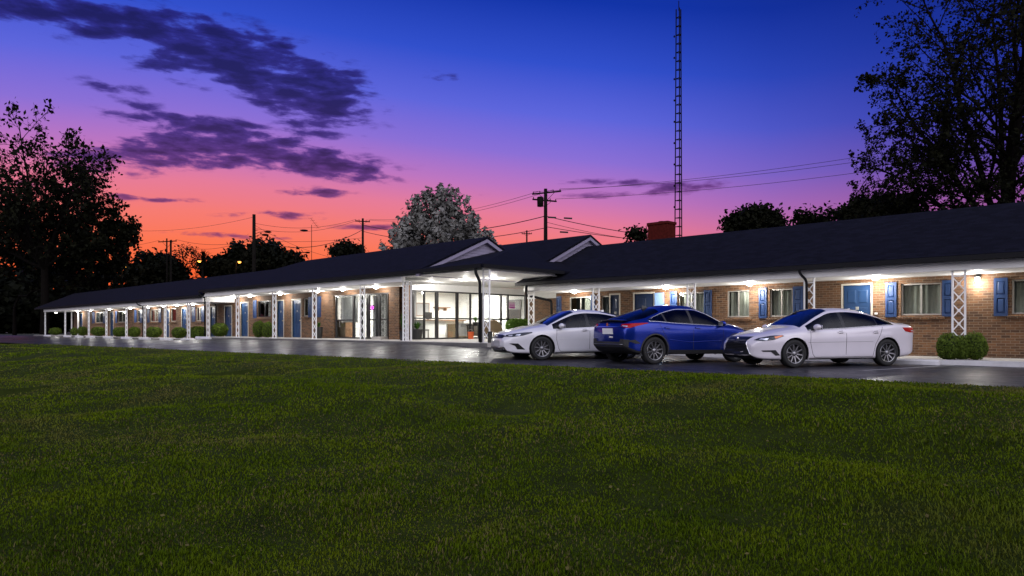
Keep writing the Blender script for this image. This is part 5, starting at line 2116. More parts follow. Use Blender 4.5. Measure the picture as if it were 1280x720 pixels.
# silvery tree behind the lobby roofs
D = 58
p = at(551, D)
g = np.random.default_rng(21)
t = thing('silvery_tree', (p.x, p.y, ZG), 'pale silvery grey bushy tree standing behind the lobby roof', 'tree')
tb = MB().tube([(p.x, p.y, ZG), (p.x, p.y, 3.0)], [.35, .28], 8)
Cc, Nn, Tt = [], [], []
NB = 420
for i in range(NB):
    # brush-like boughs pointing out and up from a dome
    d = g.normal(0, 1, 3)
    d /= np.linalg.norm(d)
    if d[2] < -.25:
        d[2] *= -1
    rr = 1.0 if i % 3 else g.uniform(.65, .95)
    hx, hz = 4.75, 6.0
    tipz = 1 + .10 * math.sin(i * 12.9898) + (.10 if d[2] > .75 else 0)
    # the silhouette is a rounded cone
    wide = hx * (1 - .38 * max(d[2], 0) ** 2)
    c = np.array([p.x + d[0] * wide * rr * tipz, p.y + d[1] * wide * rr * tipz, 4.3 + max(d[2], -.3) * hz * rr * tipz])
    axis = np.array([d[0] * .8, d[1] * .8, abs(d[2]) * .5 + .62])
    axis /= np.linalg.norm(axis)
    L = g.uniform(.7, 1.25)
    k = 46
    s = g.random(k)
    off = g.normal(0, 1, (k, 3)) * (.24 * (1 - .65 * s))[:, None]
    C = c + axis * ((s - .6) * L)[:, None] + off
    Cc.append(C)
    Nn.append(off / (np.linalg.norm(off, axis=1)[:, None] + 1e-9) * .8 + axis * .5)
    Tt.append(np.clip(np.full(k, g.uniform(.2, .8)) + .25 * (s - .5), 0, 1))
    if i % 4 == 0:
        tb.tube([(p.x, p.y, 2.0 + max(d[2], 0) * 3.2), tuple(c - axis * L * .6), tuple(c)], [.07, .035, .012], 4, cap=False)
mk('trunk', tb, M['bark'], t)
V, F = leaf_cards(np.concatenate(Cc), np.concatenate(Nn), .19, g, up=.5, tilt=.45, aspect=1.9)
mk_np('crown', V, F, M['leaf_grey'], t, attr=np.concatenate(Tt))
# small trees that peep over the right roof
GP = 'dark treetops peeping over the right roof'
D = 64
tree('round_tree', base_at(942, D), 4.5, .3, [E(943, 276, D, 54, 30, None, 1.6), E(921, 283, D, 26, 20, None, .5), E(965, 282, D, 24, 20, None, .5)], 190, 9500, .26, .32,
     'dark rounded treetop over the middle of the right roof', 31, 'leaf_dark', tip=.02, group=GP)
D = 58
tree('small_tree', base_at(797, D), 5.0, .12, [E(796, 293, D, 24, 12, None, 1)], 60, 420, .22, .3,
     'wispy treetop just left of the brick chimney', 32, 'leaf_dark', tip=.012, group=GP)
D = 50
tree('small_tree', base_at(1025, D), 5.5, .12, [E(1005, 273, D, 26, 14, None, .8), E(1035, 272, D, 34, 18, None, 1)], 120, 900, .20, .28,
     'thin wispy treetops left of the big dark tree', 33, 'leaf_dark', tip=.012, group=GP)
D = 45
tree('small_tree', base_at(1085, D), 4.0, .2, [E(1082, 267, D, 50, 28, None, 1.2), E(1118, 264, D, 56, 30, None, 1)], 220, 6000, .20, .28,
     'leafy dark bush mass under the limbs of the big dark tree', 34, 'leaf_dark', tip=.014, group=GP)
tree('small_tree', base_at(432, 92), 3.5, .15, [E(432, 314, 92, 40, 16, None, 1)], 70, 2600, .30, .35,
     'pale topped bush peeping over the left roof near the short armed pole', 35, 'leaf_dark', tip=.02, group=GP)
# the big dark tree at the right
D = 38
bp = base_at(1258, D)
fan_tree('shade_tree', bp, (bp[0], bp[1], 4.2), .40,
         [(-.95, .1, .46, 7.0), (-.82, -.3, .72, 8.6), (-.62, .3, .85, 11.0), (-.42, -.4, .95, 13.5), (-.22, .2, 1.0, 16.5), (-.05, -.2, 1.0, 18.5), (.16, .3, 1.0, 18.0),
          (.36, -.3, .95, 17.0), (.6, .2, .8, 15.0), (-.3, .9, .7, 12.0), (.0, -.9, .7, 12.0), (.85, -.1, .5, 11.0)],
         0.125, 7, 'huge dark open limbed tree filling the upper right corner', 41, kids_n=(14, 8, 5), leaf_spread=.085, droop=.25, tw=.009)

# a far-off wood closing the view at the left
g = np.random.default_rng(77)
Cs, Ns = [], []
SPOTS = []
for i in range(70):
    px = g.uniform(-420, 420)
    D = g.uniform(120, 165)
    top = g.uniform(346, 366) if px > 170 else g.uniform(322, 352)
    c = at(px, D, (top + 420) / 2)
    SPOTS.append((c, (420 - top) * D / F_PX / 2, 7.0, 900, False))
# unseen trees added left and behind, dimming window reflections and shading the lawn
for i in range(95):
    az_ = g.uniform(-228, -52)
    a = R(az_)
    near = az_ < -125
    D = g.uniform(24, 29) if near else g.uniform(85, 120)
    h = g.uniform(6.5, 8.2) if near else g.uniform(5.5, 8.5)
    q = Vector((D * (CR[0] * math.sin(a) + CF[0] * math.cos(a)), D * (CR[1] * math.sin(a) + CF[1] * math.cos(a)), h - 2.0))
    SPOTS.append((q, h, 4.0 if near else 8.0, 420, True))
Ss = []
for c, h, rx, k, big in SPOTS:
    d = g.normal(0, 1, (k, 3))
    d /= np.linalg.norm(d, axis=1)[:, None]
    r = g.uniform(.75, 1.05, k)
    Cs.append(np.array(c) + d * r[:, None] * np.array([rx, rx, h]))
    Ns.append(d)
    Ss.append(np.full(k, 1.9 if big else .95))
C = np.concatenate(Cs)
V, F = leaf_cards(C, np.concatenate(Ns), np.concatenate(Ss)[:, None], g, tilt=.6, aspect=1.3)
mk_np('far_wood_and_added_trees', V, F, M['leaf_wood'], kind='stuff', label='dark far off wood behind the left end of the motel', cat='wood', attr=g.random(len(F)))
# ------------------------------------------------------------------ cars
def pchip(xs, ys):
    xs, ys = np.array(xs, float), np.array(ys, float)
    h = np.diff(xs)
    dl = np.diff(ys) / h
    m = np.zeros(len(xs))
    for i in range(1, len(xs) - 1):
        if dl[i - 1] * dl[i] > 0:
            w1, w2 = 2 * h[i] + h[i - 1], h[i] + 2 * h[i - 1]
            m[i] = (w1 + w2) / (w1 / dl[i - 1] + w2 / dl[i])
    m[0], m[-1] = dl[0], dl[-1]

    def f(x):
        x = np.clip(np.asarray(x, float), xs[0], xs[-1])
        i = np.clip(np.searchsorted(xs, x) - 1, 0, len(h) - 1)
        t = (x - xs[i]) / h[i]
        return (ys[i] * (1 + 2 * t) * (1 - t) ** 2 + m[i] * h[i] * t * (1 - t) ** 2 +
                ys[i + 1] * t * t * (3 - 2 * t) + m[i + 1] * h[i] * t * t * (t - 1))
    return f


def prof(pts):
    pts = sorted(pts)
    return pchip([p[0] for p in pts], [p[1] for p in pts])


def car_paint(name, col, flake=0.0, coat=1.0, rough=0.35, metal=0.0):
    m = mat(name, col, rough, metal=metal, coat=coat)
    w = NT(m.node_tree)
    b = m.node_tree.nodes['Principled BSDF']
    tc = w.n('ShaderNodeTexCoord')
    n = w.noise(tc.outputs['Object'], 1.6, 5, .6)
    c = w.ramp(n, [(0.3, tuple(x * .93 for x in col)), (0.7, col)])
    w.link(c, b.inputs['Base Color'])
    return m


M['paint_white'] = car_paint('white_car_paint', (0.66, 0.65, 0.69), rough=.28)
M['paint_pearl'] = car_paint('pearl_car_paint', (0.68, 0.64, 0.69), rough=.28)
M['paint_blue'] = car_paint('blue_car_paint', (0.003, 0.024, 0.28), rough=.33, metal=.72, coat=.5)
M['car_glass'] = mat_glass('car_glass', (0.20, 0.23, 0.27), 0.9)
M['screen_glass'] = mat_glass('windscreen_glass', (0.30, 0.36, 0.42), 1.7)
M['trim'] = mat('black_trim', (0.010, 0.010, 0.011), 0.35)
M['cladding'] = mat('grey_cladding', (0.020, 0.020, 0.022), 0.6)
M['chrome'] = mat('chrome', (0.75, 0.75, 0.76), 0.15, metal=1.0)
M['rubber'] = mat('tyre_rubber', (0.012, 0.012, 0.012), 0.8)
M['alloy'] = mat('alloy_rim', (0.26, 0.26, 0.27), 0.32, metal=.9)
M['alloy_dark'] = mat('dark_rim', (0.03, 0.03, 0.032), 0.4, metal=.5)
M['head_glass'] = mat('headlamp_lens', (0.035, 0.038, 0.045), 0.12)
M['head_bright'] = mat('headlamp_reflector', (0.85, 0.87, 0.90), 0.12, metal=.6)
M['tail_red'] = mat('tail_lamp_red', (0.36, 0.004, 0.004), 0.3, spec=0.2)
M['amber'] = mat('amber_lens', (0.75, 0.17, 0.02), 0.12, coat=1.0)
M['plate'] = mat('number_plate', (0.80, 0.80, 0.80), 0.5)
M['plate_grey'] = mat('grey_number_plate', (0.42, 0.42, 0.45), 0.5)
M['seam'] = mat('panel_gap', (0.03, 0.03, 0.035), 0.8)
M['seam_light'] = mat('side_moulding', (0.22, 0.20, 0.21), 0.5)
M['cabin'] = mat('dark_cabin', (0.035, 0.034, 0.034), 0.8)
M['seat_cloth'] = mat('car_seat', (0.12, 0.11, 0.105), 0.8)

# rows of the half section: index in the control list -> rows
SEG = [3, 2, 2, 4, 4, 4, 3, 5, 5, 6, 6]
ROWS = [0]
for s_ in SEG:
    ROWS.append(ROWS[-1] + s_)
R_BELT, R_MIDW, R_ROOF, R_TOP = ROWS[7], ROWS[8], ROWS[9], ROWS[11]


class Car:
    def __init__(self, S):
        self.S = S
        for k in ('ztop', 'zbelt', 'zre', 'yre', 'w', 'zbot'):
            setattr(self, k, prof(S[k]))
        self.x0, self.x1 = S['w'][0][0], S['w'][-1][0]
        self.xs = None

    def section(self, x):
        w, zb, zt = float(self.w(x)), float(self.zbot(x)), float(self.ztop(x))
        zbe, zre, yre = float(self.zbelt(x)), float(self.zre(x)), float(self.yre(x))
        zbe = min(zbe, zt - .03)
        zre = min(max(zre, zbe + .008), zt - .005)
        yre = min(yre, w * .95 - .004)
        H = zbe - zb
        tum = self.S.get('tuck', .03)
        wb = w * .945
        P = [(0, zb), (.74 * w, zb), (.925 * w, zb + .015), (.972 * w, zb + .10 * H), (.985 * w, zb + .42 * H), (w, zb + .70 * H), (.982 * w, zb + .92 * H),
             (wb, zbe), None, (yre, zre), (yre * .62, zt - (zt - zre) * .22), (0, zt)]
        P[8] = ((wb + yre) / 2 + .022 * min(1, (zre - zbe) / .3), (zbe + zre) / 2)
        out = []
        pts = np.array(P, float)
        u = np.arange(12)
        # two smooth runs that meet at the belt crease
        def run(a, b):
            fy, fz = pchip(u[a:b + 1], pts[a:b + 1, 0]), pchip(u[a:b + 1], pts[a:b + 1, 1])
            for i in range(a, b):
                k = SEG[i]
                for j in range(k):
                    t = i + j / k
                    out.append((float(fy(t)), float(fz(t))))
        run(0, 7)
        run(7, 9)
        run(9, 11)
        out.append((0.0, zt))
        return out

    def build(self, root):
        S = self.S
        x0, x1 = self.x0, self.x1
        ends = [0, .012, .03, .055, .09, .13, .18, .24]
        xs = [x0 + e for e in ends] + list(np.arange(x0 + .28, x1 - .27, .030)) + [x1 - e for e in reversed(ends)]
        self.xs = xs = np.array(xs)
        n = len(xs)
        m = R_TOP + 1
        full = 2 * m - 2           # bottom centre and top centre are shared
        G = np.zeros((n, full, 3))
        for i, x in enumerate(xs):
            sec = self.section(x)
            for j, (y, z) in enumerate(sec):
                G[i, j] = (x, y, z)
                if 0 < j < m - 1:
                    G[i, full - j] = (x, -y, z)
        # bow the nose and tail: the middle stands ahead of the corners
        for i, x in enumerate(xs):
            for (xe, sg, L, amt) in ((x1, 1, .5, S.get('bow_f', .0)), (x0, -1, .4, S.get('bow_r', .0))):
                f = max(0, 1 - abs(x - xe) / L)
                if f > 0 and amt:
                    wmax = float(self.w(xe - sg * .9))
                    G[i, :, 0] += sg * amt * f * (1 - (G[i, :, 1] / wmax) ** 2)
        self.G, self.full, self.m = G, full, m
        quads = []
        for i in range(n - 1):
            for j in range(full):
                quads.append((i, j))
        V = G.reshape(-1, 3).copy()
        vid = lambda i, j: i * full + (j % full)

        def face(i, j):
            return (vid(i, j), vid(i, j + 1), vid(i + 1, j + 1), vid(i + 1, j))
        allF = [face(i, j) for i, j in quads]
        capA = tuple(vid(0, j) for j in range(full))
        capB = tuple(vid(n - 1, j) for j in reversed(range(full)))
        self.bvh = BVHTree.FromPolygons([Vector(v) for v in V], [list(f) for f in allF] + [list(capA), list(capB)])
        # classify
        wx = [S['axle_f'], S['axle_r']]
        ra = S['arch']
        zc = S['wheel_r']
        rowof = lambda j: j if j < m - 1 else full - 1 - j
        sideglass, wind, rear, body, bmi = [], [], [], [], []
        xa, xb = S['glass_side']
        xm0, xm1 = S['screen']
        xr0, xr1 = S['rear']
        pillars = S['pillars']
        for (i, j), f in zip(quads, allF):
            r = rowof(j)
            xc = (xs[i] + xs[i + 1]) / 2
            ii = (i + .5)
            hgt = float(self.zre(xc) - self.zbelt(xc))
            kind = 'body'
            if R_BELT <= r < R_ROOF and xa < xc < xb and hgt > .05:
                lo = r > R_BELT
                hi = r < R_ROOF - 1
                if lo and hi:
                    kind = 'trim' if any(a < xc < b for a, b in pillars) else 'side'
                else:
                    kind = 'trim' if not hi or True else 'body'
                    if not hi:
                        kind = 'body'
            elif r >= R_ROOF and xm0 < xc < xm1:
                kind = 'wind' if r >= R_ROOF + 1 else 'body'
            elif r >= R_ROOF and xr0 < xc < xr1:
                kind = 'rear' if r >= R_ROOF + 1 else 'body'
            if kind == 'body' or kind == 'trim':
                c = G[i, j] * .25 + G[i + 1, j] * .25 + G[i, (j + 1) % full] * .25 + G[i + 1, (j + 1) % full] * .25
                vs = [V[k] for k in f]
                w = float(self.w(xc))
                if r < R_BELT and abs(c[1]) > .55 * w and any(all((v[0] - a) ** 2 + (v[2] - zc) ** 2 < ra * ra for v in vs) for a in wx):
                    continue
                body.append(f)
                low = r < ROWS[3] + S.get('clad_rows', 0)
                bmi.append(1 if kind == 'trim' or (low and S.get('dark_sill', True) and r < ROWS[2] + S.get('clad_rows', 0)) else 0)
            elif kind == 'side':
                sideglass.append((f, j < m))
            elif kind == 'wind':
                wind.append(f)
            else:
                rear.append(f)
        # snap arch edges to true circles
        bv = V.copy()
        for k in range(len(bv)):
            v = bv[k]
            i = k // full
            j = k % full
            r = rowof(j) if j < m else full - j
            if abs(v[1]) > .5 * float(self.w(xs[i])) and v[2] < float(self.zbelt(xs[i])) - .02:
                for a in wx:
                    dx, dz = v[0] - a, v[2] - zc
                    d = math.hypot(dx, dz)
                    if ra * .80 < d < ra:
                        bv[k, 0], bv[k, 2] = a + dx / d * ra, zc + dz / d * ra
        mb = MB()
        mb.v = [tuple(v) for v in bv]
        mb.f = body + [capA, capB]
        mb.mi = bmi + [0, 0]
        bo = mk('body', mb, [S['paint'], M['cladding'] if S.get('suv') else M['trim']], root, smooth=True)
        self.body = bo
        bm = bmesh.new()
        bm.from_mesh(bo.data)
        bmesh.ops.delete(bm, geom=[v for v in bm.verts if not v.link_faces], context='VERTS')
        bmesh.ops.recalc_face_normals(bm, faces=bm.faces)
        bm.to_mesh(bo.data)
        bm.free()
        bo.data.polygons.foreach_set('use_smooth', [True] * len(bo.data.polygons))

        def sub(name, faces, m_):
            used = sorted({k for f in faces for k in f})
            mp = {k: q for q, k in enumerate(used)}
            b = MB().add([V[k] for k in used], [tuple(mp[k] for k in f) for f in faces])
            return mk(name, b, m_, root, smooth=True, fix=True)
        sub('windscreen', wind, M['screen_glass'])
        if rear:
            sub('rear_window', rear, M['car_glass'])
        # one mesh per side window
        for left in (True, False):
            fs = [f for f, l in sideglass if l == left]
            cuts = sorted([-9] + [(a + b) / 2 for a, b in pillars] + [9])
            for a, b in zip(cuts, cuts[1:]):
                ff = [f for f in fs if a < np.mean([V[k][0] for k in f]) < b]
                if len(ff) > 3:
                    sub('side_window', ff, M['car_glass'])
        # wheel wells
        for a in wx:
            for s in (-1, 1):
                w = float(self.w(a))
                ys = [w * .50 * s, (w * .985) * s - .012 * s]
                mbw = MB()
                ang = np.linspace(-.25, math.pi + .25, 18)
                for q in range(17):
                    P = []
                    for t in (ang[q], ang[q + 1]):
                        for y in ys:
                            P.append((a + ra * .998 * math.cos(t), y, zc + ra * .998 * math.sin(t)))
                    mbw.add(P, [(0, 1, 3, 2)])
                mbw.add([(a, ys[0], zc)] + [(a + ra * math.cos(t), ys[0], zc + ra * math.sin(t)) for t in ang], [(0, q, q + 1) for q in range(1, 18)])
                mk('wheel_well', mbw, M['cladding'], root)
        # cabin tub and seats
        w = float(self.w(0))
        cb_ = MB().box(S['cab'][0], S['cab'][1], -w * .86, w * .86, .30, .34)
        zb_ = float(self.zbelt(0))
        cb_.box(S['cab'][1] - .28, S['cab'][1] + .12, -w * .84, w * .84, .34, zb_ - .02)
        cb_.box(S['cab'][0] - .3, S['cab'][0], -w * .80, w * .80, .34, zb_ - .03)
        mk('cabin', cb_, M['cabin'], root)
        for sx in S['seats']:
            for s in (-1, 1):
                st_ = MB()
                y = .37 * s
                st_.box(sx - .10, sx + .42, y - .24, y + .24, .42, .58)
                V8 = [(sx - .28, y - .23, .55), (sx - .10, y - .23, .55), (sx - .10, y + .23, .55), (sx - .28, y + .23, .55),
                      (sx - .42, y - .19, 1.08), (sx - .30, y - .19, 1.08), (sx - .30, y + .19, 1.08), (sx - .42, y + .19, 1.08)]
                st_.add(V8, [(0, 3, 2, 1), (4, 5, 6, 7), (0, 1, 5, 4), (1, 2, 6, 5), (2, 3, 7, 6), (3, 0, 4, 7)])
                so_ = mk('seat', st_, M['seat_cloth'], root)
                mk('headrest', MB().ball((sx - .37, y, 1.17), (.06, .13, .09), 10, 6), M['seat_cloth'], so_, smooth=True)
        sw = [(S['cab'][1] - .42 + .10 * math.sin(t) * .5, .37 + .18 * math.cos(t), .90 + .17 * math.sin(t)) for t in np.linspace(0, 2 * math.pi, 17)]
        mk('steering_wheel', MB().tube(sw, .016, 6, cap=False), M['trim'], root)
        return bo

    # -- helpers that lay pieces onto the body -------------------------------
    def hit(self, o, d):
        h = self.bvh.ray_cast(Vector(o), Vector(d).normalized())
        return (h[0], h[1]) if h[0] is not None else (None, None)

    def patch(self, name, outline, frame, m, root, off=.006, step=.05, parent=None, thick=.02, label=None):
        """piece with a 2-D outline projected onto the body. frame: (origin, u axis, v axis, direction)"""
        o, U, W, d = [Vector(q) for q in frame]
        d.normalize()
        bm = bmesh.new()
        vs = [bm.verts.new((p[0], p[1], 0)) for p in outline]
        bm.faces.new(vs)
        us, ws = [p[0] for p in outline], [p[1] for p in outline]
        for k, (lo, hi) in enumerate(((min(us), max(us)), (min(ws), max(ws)))):
            q = lo + step
            while q < hi - step * .3:
                co, no = ((q, 0, 0), (1, 0, 0)) if k == 0 else ((0, q, 0), (0, 1, 0))
                bmesh.ops.bisect_plane(bm, geom=bm.verts[:] + bm.edges[:] + bm.faces[:], plane_co=co, plane_no=no)
                q += step
        bm.verts.ensure_lookup_table()
        pos = []
        for v in bm.verts:
            src = o + U * v.co.x + W * v.co.y
            p, nrm = self.hit(src, d)
            pos.append((p, nrm))
        good = [p for p, q in pos if p is not None]
        if not good:
            bm.free()
            return None
        for v, (p, nrm) in zip(bm.verts, pos):
            if p is None:
                src = o + U * v.co.x + W * v.co.y
                near = min(good, key=lambda q: (q - src - d * (q - src).dot(d)).length)
                p = src + d * ((near - src).dot(d))
                nrm = -d
            if nrm.dot(d) > 0:
                nrm = -nrm
            v.co = p + (nrm * .6 - d * .4).normalized() * off
        r = bmesh.ops.extrude_face_region(bm, geom=bm.faces[:])
        for v in [e for e in r['geom'] if isinstance(e, bmesh.types.BMVert)]:
            v.co += d * (thick + off)
        bmesh.ops.recalc_face_normals(bm, faces=bm.faces)
        me = bpy.data.meshes.new(name)
        bm.to_mesh(me)
        bm.free()
        me.materials.append(m)
        ob = bpy.data.objects.new(name, me)
        COL.objects.link(ob)
        ORG[ob.name] = Vector((0, 0, 0))
        ob.parent = parent or root
        if label:
            ob['label'] = label
        return ob

    def side(self, s):
        return ((0, 2.0 * s, 0), (1, 0, 0), (0, 0, 1), (0, -s, 0))

    def front(self):
        return ((4, 0, 0), (0, 1, 0), (0, 0, 1), (-1, 0, 0))

    def rearf(self):
        return ((-4, 0, 0), (0, 1, 0), (0, 0, 1), (1, 0, 0))

    def corner(self, s, ang, end=1):
        """frame looking at a corner; u runs outward round the corner"""
        a = R(ang)
        d = Vector((-end * math.cos(a), -s * math.sin(a), 0))
        u = Vector((-end * math.sin(a), s * math.cos(a), 0))
        o = Vector((end * (abs(self.x1) - .45), s * .45, 0)) - d * 3
        return (o, u, (0, 0, 1), d)

    def line(self, name, pts2, frame, r, m, root, off=.0, n=10, sub=6, parent=None):
        o, U, W, d = [Vector(q) for q in frame]
        P = []
        for (a, b) in zip(pts2, pts2[1:]):
            for k in range(sub):
                t = k / sub
                P.append((a[0] + (b[0] - a[0]) * t, a[1] + (b[1] - a[1]) * t))
        P.append(pts2[-1])
        out = []
        for u, v in P:
            p, nrm = self.hit(o + U * u + W * v, d)
            if p is not None:
                out.append(p - d.normalized() * off)
        if len(out) < 2:
            return None
        mb = MB().tube(out, r, 5)
        if parent is None:
            return mk(name, mb, m, root, smooth=True)
        return mk(name, mb, m, parent, smooth=True)


def wheel(root, x, y, r, width, s, spokes=10, dark=False, two_tone=False):
    """tyre, rim with spokes, hub, disc; s=+1 left side"""
    t = MB()
    w = width / 2
    pr = [(r * .70, -w * .86), (r * .80, -w), (r * .93, -w * .98), (r * .985, -w * .80), (r, -w * .4), (r, w * .4), (r * .985, w * .80), (r * .93, w * .98), (r * .80, w), (r * .70, w * .86)]
    t.lathe([(a, b * s) for a, b in pr], c=(x, y, r), axis='y', n=36, caps=False)
    wo = mk('wheel', t, M['rubber'], root, smooth=True, fix=True)
    rim = MB()
    yo = w * .80
    rim.lathe([(r * .705, w * .9 * s), (r * .69, w * .97 * s), (r * .655, w * .92 * s), (r * .64, w * .60 * s), (r * .62, -w * .5 * s)], c=(x, y, r), axis='y', n=36, caps=False)
    for k in range(spokes):
        a = 2 * math.pi * k / spokes + .17
        ca, sa = math.cos(a), math.sin(a)
        p = Vector((x + ca * r * .13, y + s * yo * .82, r + sa * r * .13))
        q = Vector((x + ca * r * .66, y + s * yo * 1.06, r + sa * r * .66))
        nrm = Vector((0, 1, 0))
        tang = Vector((-sa, 0, ca))
        wi, wo_ = r * .046, r * .034
        V8 = [p - tang * wi, p + tang * wi, q + tang * wo_, q - tang * wo_]
        V8 += [v - Vector((0, s * .03, 0)) for v in V8]
        rim.add(V8, [(0, 1, 2, 3), (7, 6, 5, 4), (0, 4, 5, 1), (1, 5, 6, 2), (2, 6, 7, 3), (3, 7, 4, 0)])
    mk('rim', rim, M['alloy'], wo, fix=True)
    mk('hub_cap', MB().lathe([(r * .17, w * .55 * s), (r * .17, w * .76 * s), (r * .10, w * .84 * s), (.001, w * .86 * s)], c=(x, y, r), axis='y', n=20), M['alloy'], wo, smooth=True)
    mk('brake_disc', MB().lathe([(r * .63, w * .25 * s), (r * .1, w * .27 * s), (.001, w * .27 * s)], c=(x, y, r), axis='y', n=28, caps=False), M['alloy_dark'], wo)
    return wo


def mirror_xz(pts):
    return [(-a, b) for a, b in reversed(pts)]


def door_mirror(car, root, x, z, s, m):
    p, nrm = car.hit((x, 2 * s, z), (0, -s, 0))
    y = abs(p.y)
    mb = MB().ball((x - .02, s * (y + .13), z + .075), (.075, .115, .075), 14, 10)
    mo = mk('door_mirror', mb, m, root, smooth=True)
    mk('mirror_stalk', MB().bar((x + .02, s * (y - .02), z + .01), (x, s * (y + .07), z + .045), .05, .04), M['trim'], mo)
    mk('mirror_glass', MB().box(x - .098, x - .090, s * (y + .13) - .085, s * (y + .13) + .085, z + .025, z + .125), M['chrome'], mo)


def place(root, lx, ly, px, D, ang, k=1.0):
    """stand the car so that local point (lx, ly) is on photo column px at depth D"""
    p = at(px, D)
    lx, ly = lx * k, ly * k
    c, s = math.cos(ang), math.sin(ang)
    root.rotation_euler = (0, 0, ang)
    x, y = p.x - (c * lx - s * ly), p.y - (s * lx + c * ly)
    z = float(zroad(np.array(p.x), np.array(p.y)))
    root.location = (x, y, z + .003)
    root.scale = (k, k, k)


def heading(deg_toward, left=True):
    """world angle of a car seen side-on, turned toward the viewer by some degrees"""
    a = R(deg_toward)
    sx = -1 if left else 1
    v = Vector((sx * math.cos(a), -math.sin(a)))
    wx = v.x * CR[0] + v.y * CF[0]
    wy = v.x * CR[1] + v.y * CF[1]
    return math.atan2(wy, wx)


def common(car, root, S, spokes=10):
    for a in (S['axle_f'], S['axle_r']):
        for s in (-1, 1):
            w = float(car.w(a))
            wheel(root, a, s * (w - .125), S['wheel_r'], .22, s, spokes)


